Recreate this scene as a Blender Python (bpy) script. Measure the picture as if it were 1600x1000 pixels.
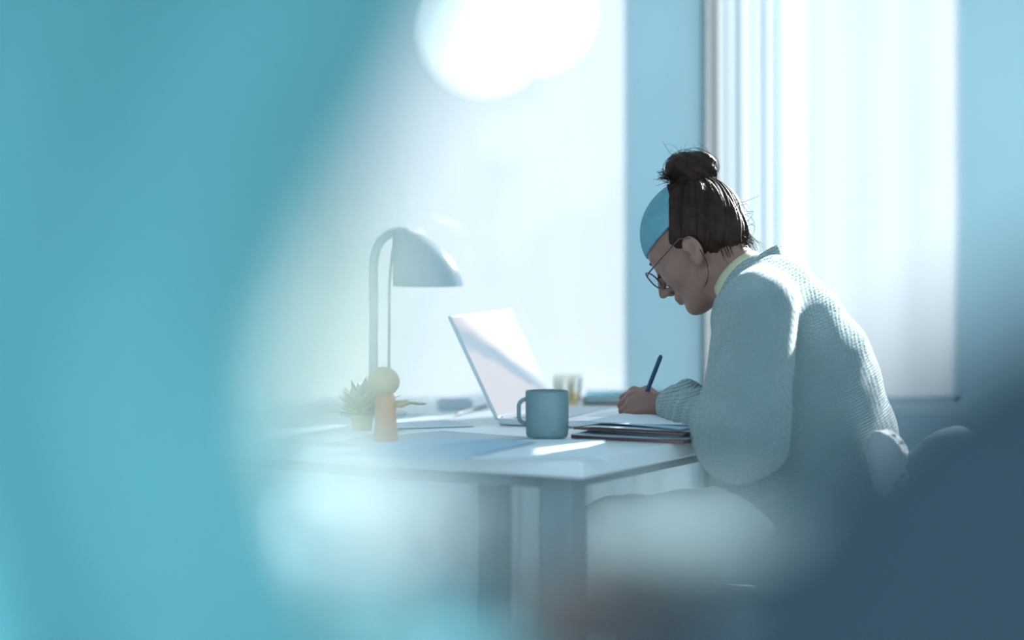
import bpy, math, random
import numpy as np
from mathutils import Vector, Matrix

random.seed(7)
rng = np.random.default_rng(7)
scene = bpy.context.scene
for o in list(bpy.data.objects):
    bpy.data.objects.remove(o)
C = scene.collection

# ------------------------------------------------------------------ camera
CAM_Z = 1.13
FPX = 85.0 / 36.0 * 1600.0
HOR = 323.0
cam_d = bpy.data.cameras.new('camera')
cam = bpy.data.objects.new('camera', cam_d)
C.objects.link(cam)
cam.location = (0, 0, CAM_Z)
cam.rotation_euler = (math.pi / 2, 0, 0)
cam_d.lens = 85.0
cam_d.sensor_width = 36.0
cam_d.shift_y = -(500.0 - HOR) / 1600.0
cam_d.clip_start = 0.05
cam_d.dof.use_dof = True
cam_d.dof.focus_distance = 4.18
cam_d.dof.aperture_fstop = 0.95
scene.camera = cam

# ------------------------------------------------------------------ world, sun, exposure
world = bpy.data.worlds.new('sky')
scene.world = world
world.use_nodes = True
bg = world.node_tree.nodes['Background']
bg.inputs[0].default_value = (0.60, 0.86, 1.0, 1)
bg.inputs[1].default_value = 1.75
sun_d = bpy.data.lights.new('sun', 'SUN')
sun = bpy.data.objects.new('sun', sun_d)
C.objects.link(sun)
SUN_TO = Vector((0.80, 1.0, 0.55)).normalized()
sun.rotation_euler = (-SUN_TO).to_track_quat('-Z', 'Y').to_euler()
sun_d.energy = 27.0
sun_d.angle = math.radians(1.2)
sun_d.color = (1.0, 0.985, 0.95)
vs = scene.view_settings
vs.view_transform = 'Standard'
vs.look = 'None'
vs.gamma = 1.0
vs.exposure = 0.13
vs.use_curve_mapping = False


def P(px, py, d):
    """photo pixel (1600x1000 frame) at distance d -> world point"""
    return np.array([(px - 800.0) / FPX * d, d, CAM_Z - (py - HOR) / FPX * d])


# ------------------------------------------------------------------ materials
def mat(name, col, rough=0.6, metal=0.0, noise=0.0, nscale=20.0, bump=0.0, bscale=60.0, spec=0.4, emis=None, estr=0.0):
    m = bpy.data.materials.new(name)
    m.use_nodes = True
    nt = m.node_tree
    b = nt.nodes['Principled BSDF']
    b.inputs['Base Color'].default_value = (*col, 1)
    b.inputs['Roughness'].default_value = rough
    b.inputs['Metallic'].default_value = metal
    b.inputs['Specular IOR Level'].default_value = spec
    tc = nt.nodes.new('ShaderNodeTexCoord')
    if noise > 0:
        n = nt.nodes.new('ShaderNodeTexNoise')
        n.inputs['Scale'].default_value = nscale
        n.inputs['Detail'].default_value = 4
        nt.links.new(tc.outputs['Object'], n.inputs['Vector'])
        r = nt.nodes.new('ShaderNodeValToRGB')
        r.color_ramp.elements[0].position = 0.3
        r.color_ramp.elements[1].position = 0.7
        r.color_ramp.elements[0].color = (*[c * (1 - noise) for c in col], 1)
        r.color_ramp.elements[1].color = (*[min(1, c * (1 + noise)) for c in col], 1)
        nt.links.new(n.outputs['Fac'], r.inputs['Fac'])
        nt.links.new(r.outputs['Color'], b.inputs['Base Color'])
    if bump > 0:
        n2 = nt.nodes.new('ShaderNodeTexNoise')
        n2.inputs['Scale'].default_value = bscale
        n2.inputs['Detail'].default_value = 3
        nt.links.new(tc.outputs['Object'], n2.inputs['Vector'])
        bp = nt.nodes.new('ShaderNodeBump')
        bp.inputs['Strength'].default_value = bump
        bp.inputs['Distance'].default_value = 0.01
        nt.links.new(n2.outputs['Fac'], bp.inputs['Height'])
        nt.links.new(bp.outputs['Normal'], b.inputs['Normal'])
    if emis:
        b.inputs['Emission Color'].default_value = (*emis, 1)
        b.inputs['Emission Strength'].default_value = estr
    return m


def sheer(name, col, transp, diffuse_part=0.25, weave=120.0):
    m = bpy.data.materials.new(name)
    m.use_nodes = True
    nt = m.node_tree
    nt.nodes.clear()
    out = nt.nodes.new('ShaderNodeOutputMaterial')
    tr = nt.nodes.new('ShaderNodeBsdfTransparent')
    tl = nt.nodes.new('ShaderNodeBsdfTranslucent')
    df = nt.nodes.new('ShaderNodeBsdfDiffuse')
    tc = nt.nodes.new('ShaderNodeTexCoord')
    wv = nt.nodes.new('ShaderNodeTexNoise')
    wv.inputs['Scale'].default_value = 6.0
    mp = nt.nodes.new('ShaderNodeMapping')
    mp.inputs['Scale'].default_value = (9, 9, 0.6)
    nt.links.new(tc.outputs['Object'], mp.inputs['Vector'])
    nt.links.new(mp.outputs['Vector'], wv.inputs['Vector'])
    rp = nt.nodes.new('ShaderNodeValToRGB')
    rp.color_ramp.elements[0].color = (*[c * 0.93 for c in col], 1)
    rp.color_ramp.elements[1].color = (*col, 1)
    nt.links.new(wv.outputs['Fac'], rp.inputs['Fac'])
    for s in (tl, df):
        nt.links.new(rp.outputs['Color'], s.inputs['Color'])
    m1 = nt.nodes.new('ShaderNodeMixShader')
    m1.inputs[0].default_value = diffuse_part
    nt.links.new(tl.outputs[0], m1.inputs[1])
    nt.links.new(df.outputs[0], m1.inputs[2])
    m2 = nt.nodes.new('ShaderNodeMixShader')
    m2.inputs[0].default_value = transp
    nt.links.new(m1.outputs[0], m2.inputs[1])
    nt.links.new(tr.outputs[0], m2.inputs[2])
    nt.links.new(m2.outputs[0], out.inputs[0])
    return m


def clear_glass(name, tint=(0.95, 0.98, 1.0), gloss=0.12):
    m = bpy.data.materials.new(name)
    m.use_nodes = True
    nt = m.node_tree
    nt.nodes.clear()
    out = nt.nodes.new('ShaderNodeOutputMaterial')
    tr = nt.nodes.new('ShaderNodeBsdfTransparent')
    tr.inputs[0].default_value = (*tint, 1)
    gl = nt.nodes.new('ShaderNodeBsdfGlossy')
    gl.inputs['Roughness'].default_value = 0.03
    lw = nt.nodes.new('ShaderNodeLayerWeight')
    lw.inputs[0].default_value = gloss
    mx = nt.nodes.new('ShaderNodeMixShader')
    lw.inputs[0].default_value = 0.5
    pw = nt.nodes.new('ShaderNodeMath'); pw.operation = 'POWER'; pw.inputs[1].default_value = 3.0
    nt.links.new(lw.outputs['Facing'], pw.inputs[0])
    ml = nt.nodes.new('ShaderNodeMath'); ml.operation = 'MULTIPLY_ADD'; ml.inputs[1].default_value = gloss * 2.5; ml.inputs[2].default_value = 0.03
    nt.links.new(pw.outputs[0], ml.inputs[0])
    nt.links.new(ml.outputs[0], mx.inputs[0])
    nt.links.new(tr.outputs[0], mx.inputs[1])
    nt.links.new(gl.outputs[0], mx.inputs[2])
    nt.links.new(mx.outputs[0], out.inputs[0])
    return m


def knit(name, col):
    m = mat(name, col, rough=0.95, spec=0.1, noise=0.06, nscale=9)
    nt = m.node_tree
    b = nt.nodes['Principled BSDF']
    b.inputs['Sheen Weight'].default_value = 0.8
    b.inputs['Sheen Roughness'].default_value = 0.3
    tc = nt.nodes.new('ShaderNodeTexCoord')
    mp = nt.nodes.new('ShaderNodeMapping')
    mp.inputs['Rotation'].default_value = (0.0, 0.35, 0.3)
    nt.links.new(tc.outputs['Object'], mp.inputs['Vector'])
    w1 = nt.nodes.new('ShaderNodeTexWave')
    w1.bands_direction = 'Z'
    w1.inputs['Scale'].default_value = 66
    w1.inputs['Distortion'].default_value = 2.5
    w1.inputs['Detail'].default_value = 2
    w1.inputs['Detail Scale'].default_value = 3
    w2 = nt.nodes.new('ShaderNodeTexWave')
    w2.bands_direction = 'X'
    w2.inputs['Scale'].default_value = 70
    w2.inputs['Distortion'].default_value = 2.0
    n = nt.nodes.new('ShaderNodeTexNoise')
    n.inputs['Scale'].default_value = 180
    for t in (w1, w2, n):
        nt.links.new(mp.outputs['Vector'], t.inputs['Vector'])
    a = nt.nodes.new('ShaderNodeMath'); a.operation = 'MULTIPLY_ADD'
    a.inputs[1].default_value = 0.45
    nt.links.new(w2.outputs['Fac'], a.inputs[0])
    nt.links.new(w1.outputs['Fac'], a.inputs[2])
    a2 = nt.nodes.new('ShaderNodeMath'); a2.operation = 'ADD'
    nt.links.new(a.outputs[0], a2.inputs[0])
    nt.links.new(n.outputs['Fac'], a2.inputs[1])
    bp = nt.nodes.new('ShaderNodeBump')
    bp.inputs['Strength'].default_value = 0.75
    bp.inputs['Distance'].default_value = 0.005
    nt.links.new(a2.outputs[0], bp.inputs['Height'])
    nt.links.new(bp.outputs['Normal'], b.inputs['Normal'])
    return m


def cloth_translucent(name, col, trans=0.4):
    m = bpy.data.materials.new(name)
    m.use_nodes = True
    nt = m.node_tree
    nt.nodes.clear()
    out = nt.nodes.new('ShaderNodeOutputMaterial')
    df = nt.nodes.new('ShaderNodeBsdfDiffuse')
    tl = nt.nodes.new('ShaderNodeBsdfTranslucent')
    tc = nt.nodes.new('ShaderNodeTexCoord')
    n = nt.nodes.new('ShaderNodeTexNoise')
    n.inputs['Scale'].default_value = 300
    nt.links.new(tc.outputs['Object'], n.inputs['Vector'])
    rp = nt.nodes.new('ShaderNodeValToRGB')
    rp.color_ramp.elements[0].color = (*[c * 0.92 for c in col], 1)
    rp.color_ramp.elements[1].color = (*col, 1)
    nt.links.new(n.outputs['Fac'], rp.inputs['Fac'])
    nt.links.new(rp.outputs['Color'], df.inputs['Color'])
    nt.links.new(rp.outputs['Color'], tl.inputs['Color'])
    mx = nt.nodes.new('ShaderNodeMixShader')
    mx.inputs[0].default_value = trans
    nt.links.new(df.outputs[0], mx.inputs[1])
    nt.links.new(tl.outputs[0], mx.inputs[2])
    nt.links.new(mx.outputs[0], out.inputs[0])
    return m


M = dict(
    wall=mat('wall_blue_paint', (0.70, 0.89, 0.95), 0.8, noise=0.03, nscale=4, bump=0.05, bscale=80),
    ceiling=mat('ceiling_white', (0.85, 0.9, 0.92), 0.9, noise=0.02, nscale=3),
    floor=mat('floor_boards', (0.34, 0.36, 0.38), 0.5, noise=0.12, nscale=6),
    frame=mat('window_white', (0.85, 0.9, 0.93), 0.5, noise=0.02),
    pane=clear_glass('window_pane'),
    blind=sheer('blind_sheer', (0.136, 0.143, 0.151), 0.03, 0.10),
    sheer=sheer('curtain_sheer', (0.155, 0.162, 0.165), 0.25, 0.12),
    desk=mat('desk_white', (0.78, 0.82, 0.84), 0.35, noise=0.02, nscale=5),
    deskleg=mat('desk_frame_grey', (0.26, 0.31, 0.33), 0.5, noise=0.05, nscale=8),
    skin=mat('skin', (0.31, 0.16, 0.125), 0.5, noise=0.05, nscale=30, bump=0.05, bscale=250),
    hair=mat('hair_brown', (0.036, 0.017, 0.011), 0.6, noise=0.25, nscale=60, spec=0.18),
    sweater=knit('sweater_knit', (0.315, 0.42, 0.428)),
    shirt=mat('shirt_cream', (0.62, 0.56, 0.38), 0.8, noise=0.05),
    reflection_shell=mat('reflection_teal', (0.15, 0.34, 0.42), 0.75, noise=0.08, nscale=40, bump=0.1, bscale=200),  # teal of a reflection over the front hair, put into the colour
    trousers=mat('trousers_pale', (0.80, 0.84, 0.82), 0.9, noise=0.04, nscale=12, bump=0.1, bscale=60),
    shoe=mat('shoe_dark', (0.08, 0.09, 0.11), 0.6, noise=0.05),
    gframe=mat('glasses_frame', (0.16, 0.05, 0.08), 0.3, noise=0.05),
    lens=clear_glass('glasses_lens', (0.95, 0.99, 1.0), 0.06),
    pen=mat('pen_blue', (0.03, 0.085, 0.17), 0.35, noise=0.05),
    mug=mat('mug_teal', (0.20, 0.30, 0.32), 0.45, noise=0.05, nscale=40),
    coffee=mat('coffee', (0.05, 0.025, 0.012), 0.2, noise=0.05),
    glass=clear_glass('tumbler_glass', (0.95, 0.95, 0.93), 0.12),
    tea=clear_glass('amber_tea', (0.95, 0.84, 0.60), 0.1),
    gold=mat('gold_print', (0.62, 0.50, 0.30), 0.45, metal=0.2, noise=0.1),
    alu=mat('laptop_aluminium', (0.68, 0.71, 0.75), 0.35, metal=0.6, noise=0.02),
    keys=mat('laptop_keys', (0.65, 0.68, 0.72), 0.5, noise=0.04),
    paper=mat('paper_white', (0.84, 0.89, 0.93), 0.85, noise=0.02, nscale=8),
    paper_b=mat('paper_blue', (0.42, 0.60, 0.74), 0.8, noise=0.04, nscale=8),
    paper_g=mat('paper_grey', (0.52, 0.58, 0.64), 0.8, noise=0.04, nscale=8),
    cover=mat('cover_brown', (0.20, 0.11, 0.11), 0.6, noise=0.1, nscale=10),
    black=mat('black_plastic', (0.03, 0.035, 0.045), 0.4, noise=0.05),
    lamp=mat('lamp_grey_enamel', (0.52, 0.60, 0.63), 0.25, noise=0.03, spec=0.6),
    lampin=mat('lamp_inside_white', (0.85, 0.86, 0.84), 0.5, noise=0.02),
    orange=mat('orange_wood', (0.80, 0.40, 0.20), 0.6, noise=0.08, nscale=15),
    tan=mat('tan_wood', (0.72, 0.52, 0.30), 0.6, noise=0.1, nscale=15),
    drygreen=mat('dry_leaf', (0.52, 0.50, 0.34), 0.7, noise=0.15, nscale=30),
    bookteal=mat('book_teal', (0.14, 0.38, 0.46), 0.6, noise=0.06),
    bookbrown=mat('book_brown', (0.24, 0.16, 0.13), 0.6, noise=0.08),
    pages=mat('book_pages', (0.80, 0.82, 0.80), 0.8, noise=0.05, nscale=80),
    curtain=cloth_translucent('drape_teal', (0.12, 0.32, 0.355), 0.30),
    lining=cloth_translucent('drape_lining_cream', (0.96, 0.92, 0.84), 0.6),
    navy=mat('armchair_navy', (0.025, 0.047, 0.064), 0.9, noise=0.12, nscale=25, bump=0.2, bscale=300),
    wood=mat('dark_wood', (0.11, 0.065, 0.05), 0.45, noise=0.2, nscale=14),
    chairfab=mat('chair_grey', (0.36, 0.42, 0.46), 0.9, noise=0.08, nscale=40, bump=0.15, bscale=200),
    fur=mat('sheepskin_white', (0.88, 0.90, 0.90), 0.95, noise=0.04, nscale=60, bump=0.6, bscale=120),
    petal=cloth_translucent('petal_white', (0.90, 0.92, 0.90), 0.3),
    stem=mat('stem_green', (0.12, 0.22, 0.14), 0.6, noise=0.1),
    dried=mat('dried_brown', (0.13, 0.105, 0.105), 0.8, noise=0.2, nscale=40),
    eucalyptus=mat('leaf_blue_green', (0.16, 0.33, 0.37), 0.7, noise=0.1, nscale=20),
    vase=mat('vase_white', (0.75, 0.82, 0.84), 0.3, noise=0.03),
    globe=mat('lamp_globe', (0.9, 0.9, 0.88), 0.4, noise=0.01, emis=(0.93, 0.98, 1.0), estr=1.1),
    radiator=mat('radiator_white', (0.82, 0.86, 0.88), 0.4, noise=0.02),
    brass=mat('dark_cord', (0.1, 0.1, 0.11), 0.5, noise=0.05),
)


def screen_mat():
    m = bpy.data.materials.new('laptop_screen')
    m.use_nodes = True
    nt = m.node_tree
    b = nt.nodes['Principled BSDF']
    b.inputs['Roughness'].default_value = 0.55
    b.inputs['Base Color'].default_value = (0.02, 0.02, 0.02, 1)
    uv = nt.nodes.new('ShaderNodeTexCoord')
    sp = nt.nodes.new('ShaderNodeSeparateXYZ')
    nt.links.new(uv.outputs['UV'], sp.inputs[0])
    # band centre: v = 0.78 - 0.62*u + wobble ; a blue swoosh over a pale wallpaper
    n = nt.nodes.new('ShaderNodeTexNoise'); n.inputs['Scale'].default_value = 3.0
    nt.links.new(uv.outputs['UV'], n.inputs['Vector'])

    def math_(op, a, b_):
        k = nt.nodes.new('ShaderNodeMath'); k.operation = op
        for i, q in enumerate((a, b_)):
            if isinstance(q, (int, float)):
                k.inputs[i].default_value = q
            else:
                nt.links.new(q, k.inputs[i])
        return k.outputs[0]
    c = math_('ADD', math_('MULTIPLY', sp.outputs[0], -0.62), 0.80)
    dv = math_('SUBTRACT', sp.outputs[1], c)
    dv = math_('ADD', dv, math_('MULTIPLY', math_('SUBTRACT', n.outputs['Fac'], 0.5), 0.25))
    r = nt.nodes.new('ShaderNodeValToRGB')
    e = r.color_ramp.elements
    e[0].position = 0.0; e[0].color = (0.80, 0.84, 0.93, 1)
    e[1].position = 1.0; e[1].color = (0.83, 0.86, 0.95, 1)
    for p_, col in ((0.36, (0.80, 0.84, 0.93, 1)), (0.42, (0.52, 0.67, 0.83, 1)), (0.55, (0.48, 0.66, 0.82, 1)), (0.66, (0.80, 0.85, 0.94, 1))):
        k = e.new(p_); k.color = col
    nt.links.new(math_('ADD', dv, 0.5), r.inputs['Fac'])
    nt.links.new(r.outputs['Color'], b.inputs['Emission Color'])
    b.inputs['Emission Strength'].default_value = 0.72
    b.inputs['Specular IOR Level'].default_value = 0.12
    return m


M['screen'] = screen_mat()


# ------------------------------------------------------------------ object helpers
def tag(o, label=None, cat=None, group=None, kind=None):
    if label: o['label'] = label
    if cat: o['category'] = cat
    if group: o['group'] = group
    if kind: o['kind'] = kind
    return o


def empty(name, loc, label=None, cat=None, group=None, rz=0.0):
    o = bpy.data.objects.new(name, None)
    C.objects.link(o)
    o.location = [float(q) for q in loc]
    o.rotation_euler = (0, 0, rz)
    o.empty_display_size = 0.05
    return tag(o, label, cat, group)


class MB:
    def __init__(s):
        s.v = []; s.f = []; s.uv = None

    def add(s, vs_, fs):
        k = len(s.v)
        s.v += [tuple(float(c) for c in q) for q in vs_]
        s.f += [tuple(i + k for i in f) for f in fs]
        return s

    def box(s, lo, hi, M4=None):
        x0, y0, z0 = lo; x1, y1, z1 = hi
        vs_ = [(x0, y0, z0), (x1, y0, z0), (x1, y1, z0), (x0, y1, z0), (x0, y0, z1), (x1, y0, z1), (x1, y1, z1), (x0, y1, z1)]
        if M4 is not None:
            vs_ = [M4 @ Vector(q) for q in vs_]
        return s.add(vs_, [(3, 2, 1, 0), (4, 5, 6, 7), (0, 1, 5, 4), (1, 2, 6, 5), (2, 3, 7, 6), (3, 0, 4, 7)])

    def tube(s, pts, rad, n=8, cap=True):
        pts = [Vector([float(c) for c in p]) for p in pts]
        if not isinstance(rad, (list, tuple, np.ndarray)):
            rad = [rad] * len(pts)
        rings = []
        up = None
        for i, p in enumerate(pts):
            t = (pts[min(i + 1, len(pts) - 1)] - pts[max(i - 1, 0)])
            t = t.normalized() if t.length > 1e-9 else Vector((0, 0, 1))
            if up is None:
                up = Vector((0, 0, 1)) if abs(t.z) < 0.9 else Vector((1, 0, 0))
            a = (up - t * up.dot(t)).normalized()
            b = t.cross(a)
            up = a
            rings.append([p + (a * math.cos(k * 2 * math.pi / n) + b * math.sin(k * 2 * math.pi / n)) * float(rad[i]) for k in range(n)])
        vs_ = [q for r in rings for q in r]
        fs = []
        for i in range(len(pts) - 1):
            for k in range(n):
                fs.append((i * n + k, i * n + (k + 1) % n, (i + 1) * n + (k + 1) % n, (i + 1) * n + k))
        if cap:
            fs.append(tuple(range(n - 1, -1, -1)))
            fs.append(tuple((len(pts) - 1) * n + k for k in range(n)))
        return s.add(vs_, fs)

    def lathe(s, prof, n=32, c=(0, 0, 0), cap_ends=True):
        vs_ = []; fs = []
        for (r, z) in prof:
            for k in range(n):
                a = 2 * math.pi * k / n
                vs_.append((c[0] + r * math.cos(a), c[1] + r * math.sin(a), c[2] + z))
        for i in range(len(prof) - 1):
            for k in range(n):
                fs.append((i * n + k, i * n + (k + 1) % n, (i + 1) * n + (k + 1) % n, (i + 1) * n + k))
        if cap_ends:
            if prof[0][0] > 1e-6: fs.append(tuple(range(n - 1, -1, -1)))
            if prof[-1][0] > 1e-6: fs.append(tuple((len(prof) - 1) * n + k for k in range(n)))
        return s.add(vs_, fs)

    def ball(s, c, r, n=12, m=8, M3=None):
        vs_ = []; fs = []
        rr = r if isinstance(r, (tuple, list)) else (r, r, r)
        for i in range(m + 1):
            th = math.pi * i / m
            for k in range(n):
                a = 2 * math.pi * k / n
                q = Vector((rr[0] * math.sin(th) * math.cos(a), rr[1] * math.sin(th) * math.sin(a), rr[2] * math.cos(th)))
                if M3 is not None: q = M3 @ q
                vs_.append((c[0] + q.x, c[1] + q.y, c[2] + q.z))
        for i in range(m):
            for k in range(n):
                fs.append((i * n + k, (i + 1) * n + k, (i + 1) * n + (k + 1) % n, i * n + (k + 1) % n))
        return s.add(vs_, fs)

    def sheet(s, fn, nu, nv, th=0.0):
        """grid surface fn(u,v)->xyz, thickened by th along its normals"""
        g = np.array([[fn(i / nu, j / nv) for j in range(nv + 1)] for i in range(nu + 1)], float)
        du = np.gradient(g, axis=0); dv = np.gradient(g, axis=1)
        nn = np.cross(du, dv); nn /= np.linalg.norm(nn, axis=2, keepdims=True) + 1e-12
        idx = lambda i, j: i * (nv + 1) + j
        fs = [(idx(i, j), idx(i + 1, j), idx(i + 1, j + 1), idx(i, j + 1)) for i in range(nu) for j in range(nv)]
        if th == 0:
            return s.add(g.reshape(-1, 3), fs)
        N = (nu + 1) * (nv + 1)
        top = (g + nn * th).reshape(-1, 3)
        fs2 = [tuple(k + N for k in f) for f in fs]
        fs = [f[::-1] for f in fs] + fs2
        rim = [idx(i, 0) for i in range(nu + 1)] + [idx(nu, j) for j in range(1, nv + 1)] + \
              [idx(i, nv) for i in range(nu - 1, -1, -1)] + [idx(0, j) for j in range(nv - 1, 0, -1)]
        for k in range(len(rim)):
            a, b = rim[k], rim[(k + 1) % len(rim)]
            fs.append((a, b, b + N, a + N))
        return s.add(np.vstack([g.reshape(-1, 3), top]), fs)

    def build(s, name, material, parent=None, smooth=False, bevel=0.0):
        me = bpy.data.meshes.new(name)
        me.from_pydata(s.v, [], s.f)
        me.validate()
        me.update()
        o = bpy.data.objects.new(name, me)
        C.objects.link(o)
        me.materials.append(M[material] if isinstance(material, str) else material)
        if parent is not None:
            o.parent = parent
            bpy.context.view_layer.update()
            o.matrix_parent_inverse = WM(parent).inverted()
        if smooth:
            me.polygons.foreach_set('use_smooth', [True] * len(me.polygons))
            if smooth == 'auto':
                me.set_sharp_from_angle(angle=math.radians(40))
        if bevel > 0:
            b = o.modifiers.new('bevel', 'BEVEL')
            b.width = bevel; b.segments = 2; b.limit_method = 'ANGLE'
        return o


def WM(o):
    m = Matrix.LocRotScale(o.location, o.rotation_euler, o.scale)
    if o.parent is not None:
        m = WM(o.parent) @ o.matrix_parent_inverse @ m
    return m


# ------------------------------------------------------------------ implicit surfaces (for bodies and cloth)
def sm(a, b, k):
    h = np.clip(0.5 + 0.5 * (b - a) / k, 0, 1)
    return b + (a - b) * h - k * h * (1 - h)


def smx(a, b, k):
    return -sm(-a, -b, k)


def cone(p, a, b, ra, rb):
    a = np.asarray(a); b = np.asarray(b)
    ba = b - a
    t = np.clip(((p - a) @ ba) / max(ba @ ba, 1e-12), 0, 1)
    return np.linalg.norm(p - a - t[:, None] * ba, axis=1) - (ra + (rb - ra) * t)


def ell(p, c, r, R=None):
    q = p - np.asarray(c)
    if R is not None:
        q = q @ R
    r = np.asarray(r)
    k0 = np.linalg.norm(q / r, axis=1)
    k1 = np.linalg.norm(q / (r * r), axis=1) + 1e-9
    return k0 * (k0 - 1.0) / k1


def union(ds, k):
    d = ds[0]
    for e in ds[1:]:
        d = sm(d, e, k)
    return d


def sdf_mesh(fn, lo, hi, h, name, material, parent=None):
    lo = np.asarray(lo, float); hi = np.asarray(hi, float)
    F = 4
    n = np.ceil((hi - lo) / (h * F)).astype(int) + 1
    ax = [lo[i] + np.arange(n[i]) * h * F + (F - 1) * h / 2 for i in range(3)]
    g = np.stack(np.meshgrid(*ax, indexing='ij'), -1).reshape(-1, 3)
    cd = np.concatenate([fn(g[i:i + 400000]) for i in range(0, len(g), 400000)]).reshape(n).astype(np.float32)
    vol = np.repeat(np.repeat(np.repeat(cd, F, 0), F, 1), F, 2)
    near = np.abs(cd) < h * F * 2.0
    ii = np.argwhere(near)
    off = np.stack(np.meshgrid(*[np.arange(F)] * 3, indexing='ij'), -1).reshape(-1, 3)
    fi = (ii[:, None, :] * F + off[None]).reshape(-1, 3)
    for s in range(0, len(fi), 300000):
        q = fi[s:s + 300000]
        vol[q[:, 0], q[:, 1], q[:, 2]] = fn(lo + q * h)
    S = vol < 0
    nx, ny, nz = vol.shape
    cnt = np.zeros((nx - 1, ny - 1, nz - 1), np.uint8)
    for a in (0, 1):
        for b in (0, 1):
            for c in (0, 1):
                cnt += S[a:nx - 1 + a, b:ny - 1 + b, c:nz - 1 + c]
    act = np.argwhere((cnt > 0) & (cnt < 8))
    idm = -np.ones((nx - 1, ny - 1, nz - 1), np.int32)
    idm[act[:, 0], act[:, 1], act[:, 2]] = np.arange(len(act))
    acc = np.zeros((len(act), 3)); num = np.zeros(len(act))
    cor = [(a, b, c) for a in (0, 1) for b in (0, 1) for c in (0, 1)]
    for p in cor:
        for q in cor:
            if sum(abs(p[i] - q[i]) for i in range(3)) == 1 and p < q:
                vp = vol[act[:, 0] + p[0], act[:, 1] + p[1], act[:, 2] + p[2]]
                vq = vol[act[:, 0] + q[0], act[:, 1] + q[1], act[:, 2] + q[2]]
                m = (vp < 0) != (vq < 0)
                t = np.where(m, vp / np.where(m, vp - vq, 1), 0)
                pt = np.array(p)[None] + t[:, None] * (np.array(q) - np.array(p))[None]
                acc[m] += pt[m]; num[m] += 1
    verts = lo + (act + acc / num[:, None]) * h
    faces = []
    for axis in range(3):
        o1, o2 = [(1, 2), (2, 0), (0, 1)][axis]
        sl0 = [slice(None)] * 3; sl1 = [slice(None)] * 3
        sl0[axis] = slice(0, -1); sl1[axis] = slice(1, None)
        A = S[tuple(sl0)]; B = S[tuple(sl1)]
        e = np.argwhere(A != B)
        ok = (e[:, o1] > 0) & (e[:, o2] > 0) & (e[:, o1] < vol.shape[o1] - 1) & (e[:, o2] < vol.shape[o2] - 1)
        e = e[ok]
        flip = A[e[:, 0], e[:, 1], e[:, 2]]
        d1 = np.zeros(3, int); d1[o1] = 1
        d2 = np.zeros(3, int); d2[o2] = 1
        get = lambda k: idm[k[:, 0], k[:, 1], k[:, 2]]
        q = np.stack([get(e - d1 - d2), get(e - d2), get(e), get(e - d1)], 1)
        q[~flip] = q[~flip][:, ::-1]
        faces.append(q)
    faces = np.concatenate(faces)
    faces = faces[(faces >= 0).all(1)]
    me = bpy.data.meshes.new(name)
    me.vertices.add(len(verts)); me.vertices.foreach_set('co', verts.astype(np.float32).ravel())
    me.loops.add(faces.size); me.loops.foreach_set('vertex_index', faces.astype(np.int32).ravel())
    me.polygons.add(len(faces))
    me.polygons.foreach_set('loop_start', np.arange(0, faces.size, 4, dtype=np.int32))
    me.polygons.foreach_set('use_smooth', np.ones(len(faces), bool))
    me.update(calc_edges=True)
    me.validate()
    o = bpy.data.objects.new(name, me)
    C.objects.link(o)
    me.materials.append(M[material])
    if parent is not None:
        o.parent = parent
        o.matrix_parent_inverse = WM(parent).inverted()
    return o


def struct(o, label=None):
    o['kind'] = 'structure'
    if label: o['label'] = label
    return o


# ================================================================== THE SETTING
YW = 5.25                                  # inner face of the window wall
XL, XR, YF, ZC = -1.9, 2.1, -0.6, 2.65
wx = lambda px: (px - 800.0) / FPX * YW
W1 = (-0.62, wx(985)); W2 = (wx(1121), wx(1505)); W3 = (1.14, 1.98)  # window openings; W3 is added out of view to let sun in
ZS, ZT = 0.70, 2.42                       # sill and head


fl = MB().box((XL - 0.2, YF, -0.1), (XR + 0.2, YW + 0.2, 0)).build('floor', 'floor')
struct(fl, 'grey wooden floor of the room')
nb = 12
for i in range(nb):                        # floor planks
    w = (XR - XL) / nb
    MB().box((XL + i * w + 0.002, YF, 0.0), (XL + (i + 1) * w - 0.002, YW, 0.004)).build('plank', 'floor', fl)
struct(MB().box((XL - 0.2, YF, ZC), (XR + 0.2, YW + 0.2, ZC + 0.1)).build('ceiling', 'ceiling'), 'white ceiling')
wb = MB()
for (x0, x1, z0, z1) in ((XL - .2, W1[0], 0, ZC), (W1[1], W2[0], 0, ZC), (W2[1], W3[0], 0, ZC), (W3[1], XR + .2, 0, ZC), (W3[0], W3[1], 0, ZS), (W3[0], W3[1], ZT, ZC), (W1[0], W1[1], 0, ZS), (W1[0], W1[1], ZT, ZC), (W2[0], W2[1], 0, ZS), (W2[0], W2[1], ZT, ZC)):
    wb.box((x0, YW, z0), (x1, YW + 0.05, z1))
struct(wb.build('wall_back', 'wall'), 'pale blue window wall behind the desk')
struct(MB().box((XR, 2.0, 0), (XR + 0.15, YW, ZC)).build('wall_right', 'wall'), 'pale blue side wall')
struct(MB().box((XL - 0.15, 2.0, 0), (XL, YW, ZC)).build('wall_left', 'wall'), 'pale blue side wall')
struct(MB().box((XL, YW - 0.018, 0), (XR, YW, 0.09)).build('baseboard_back', 'frame'), 'white baseboard below the windows')
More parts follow.
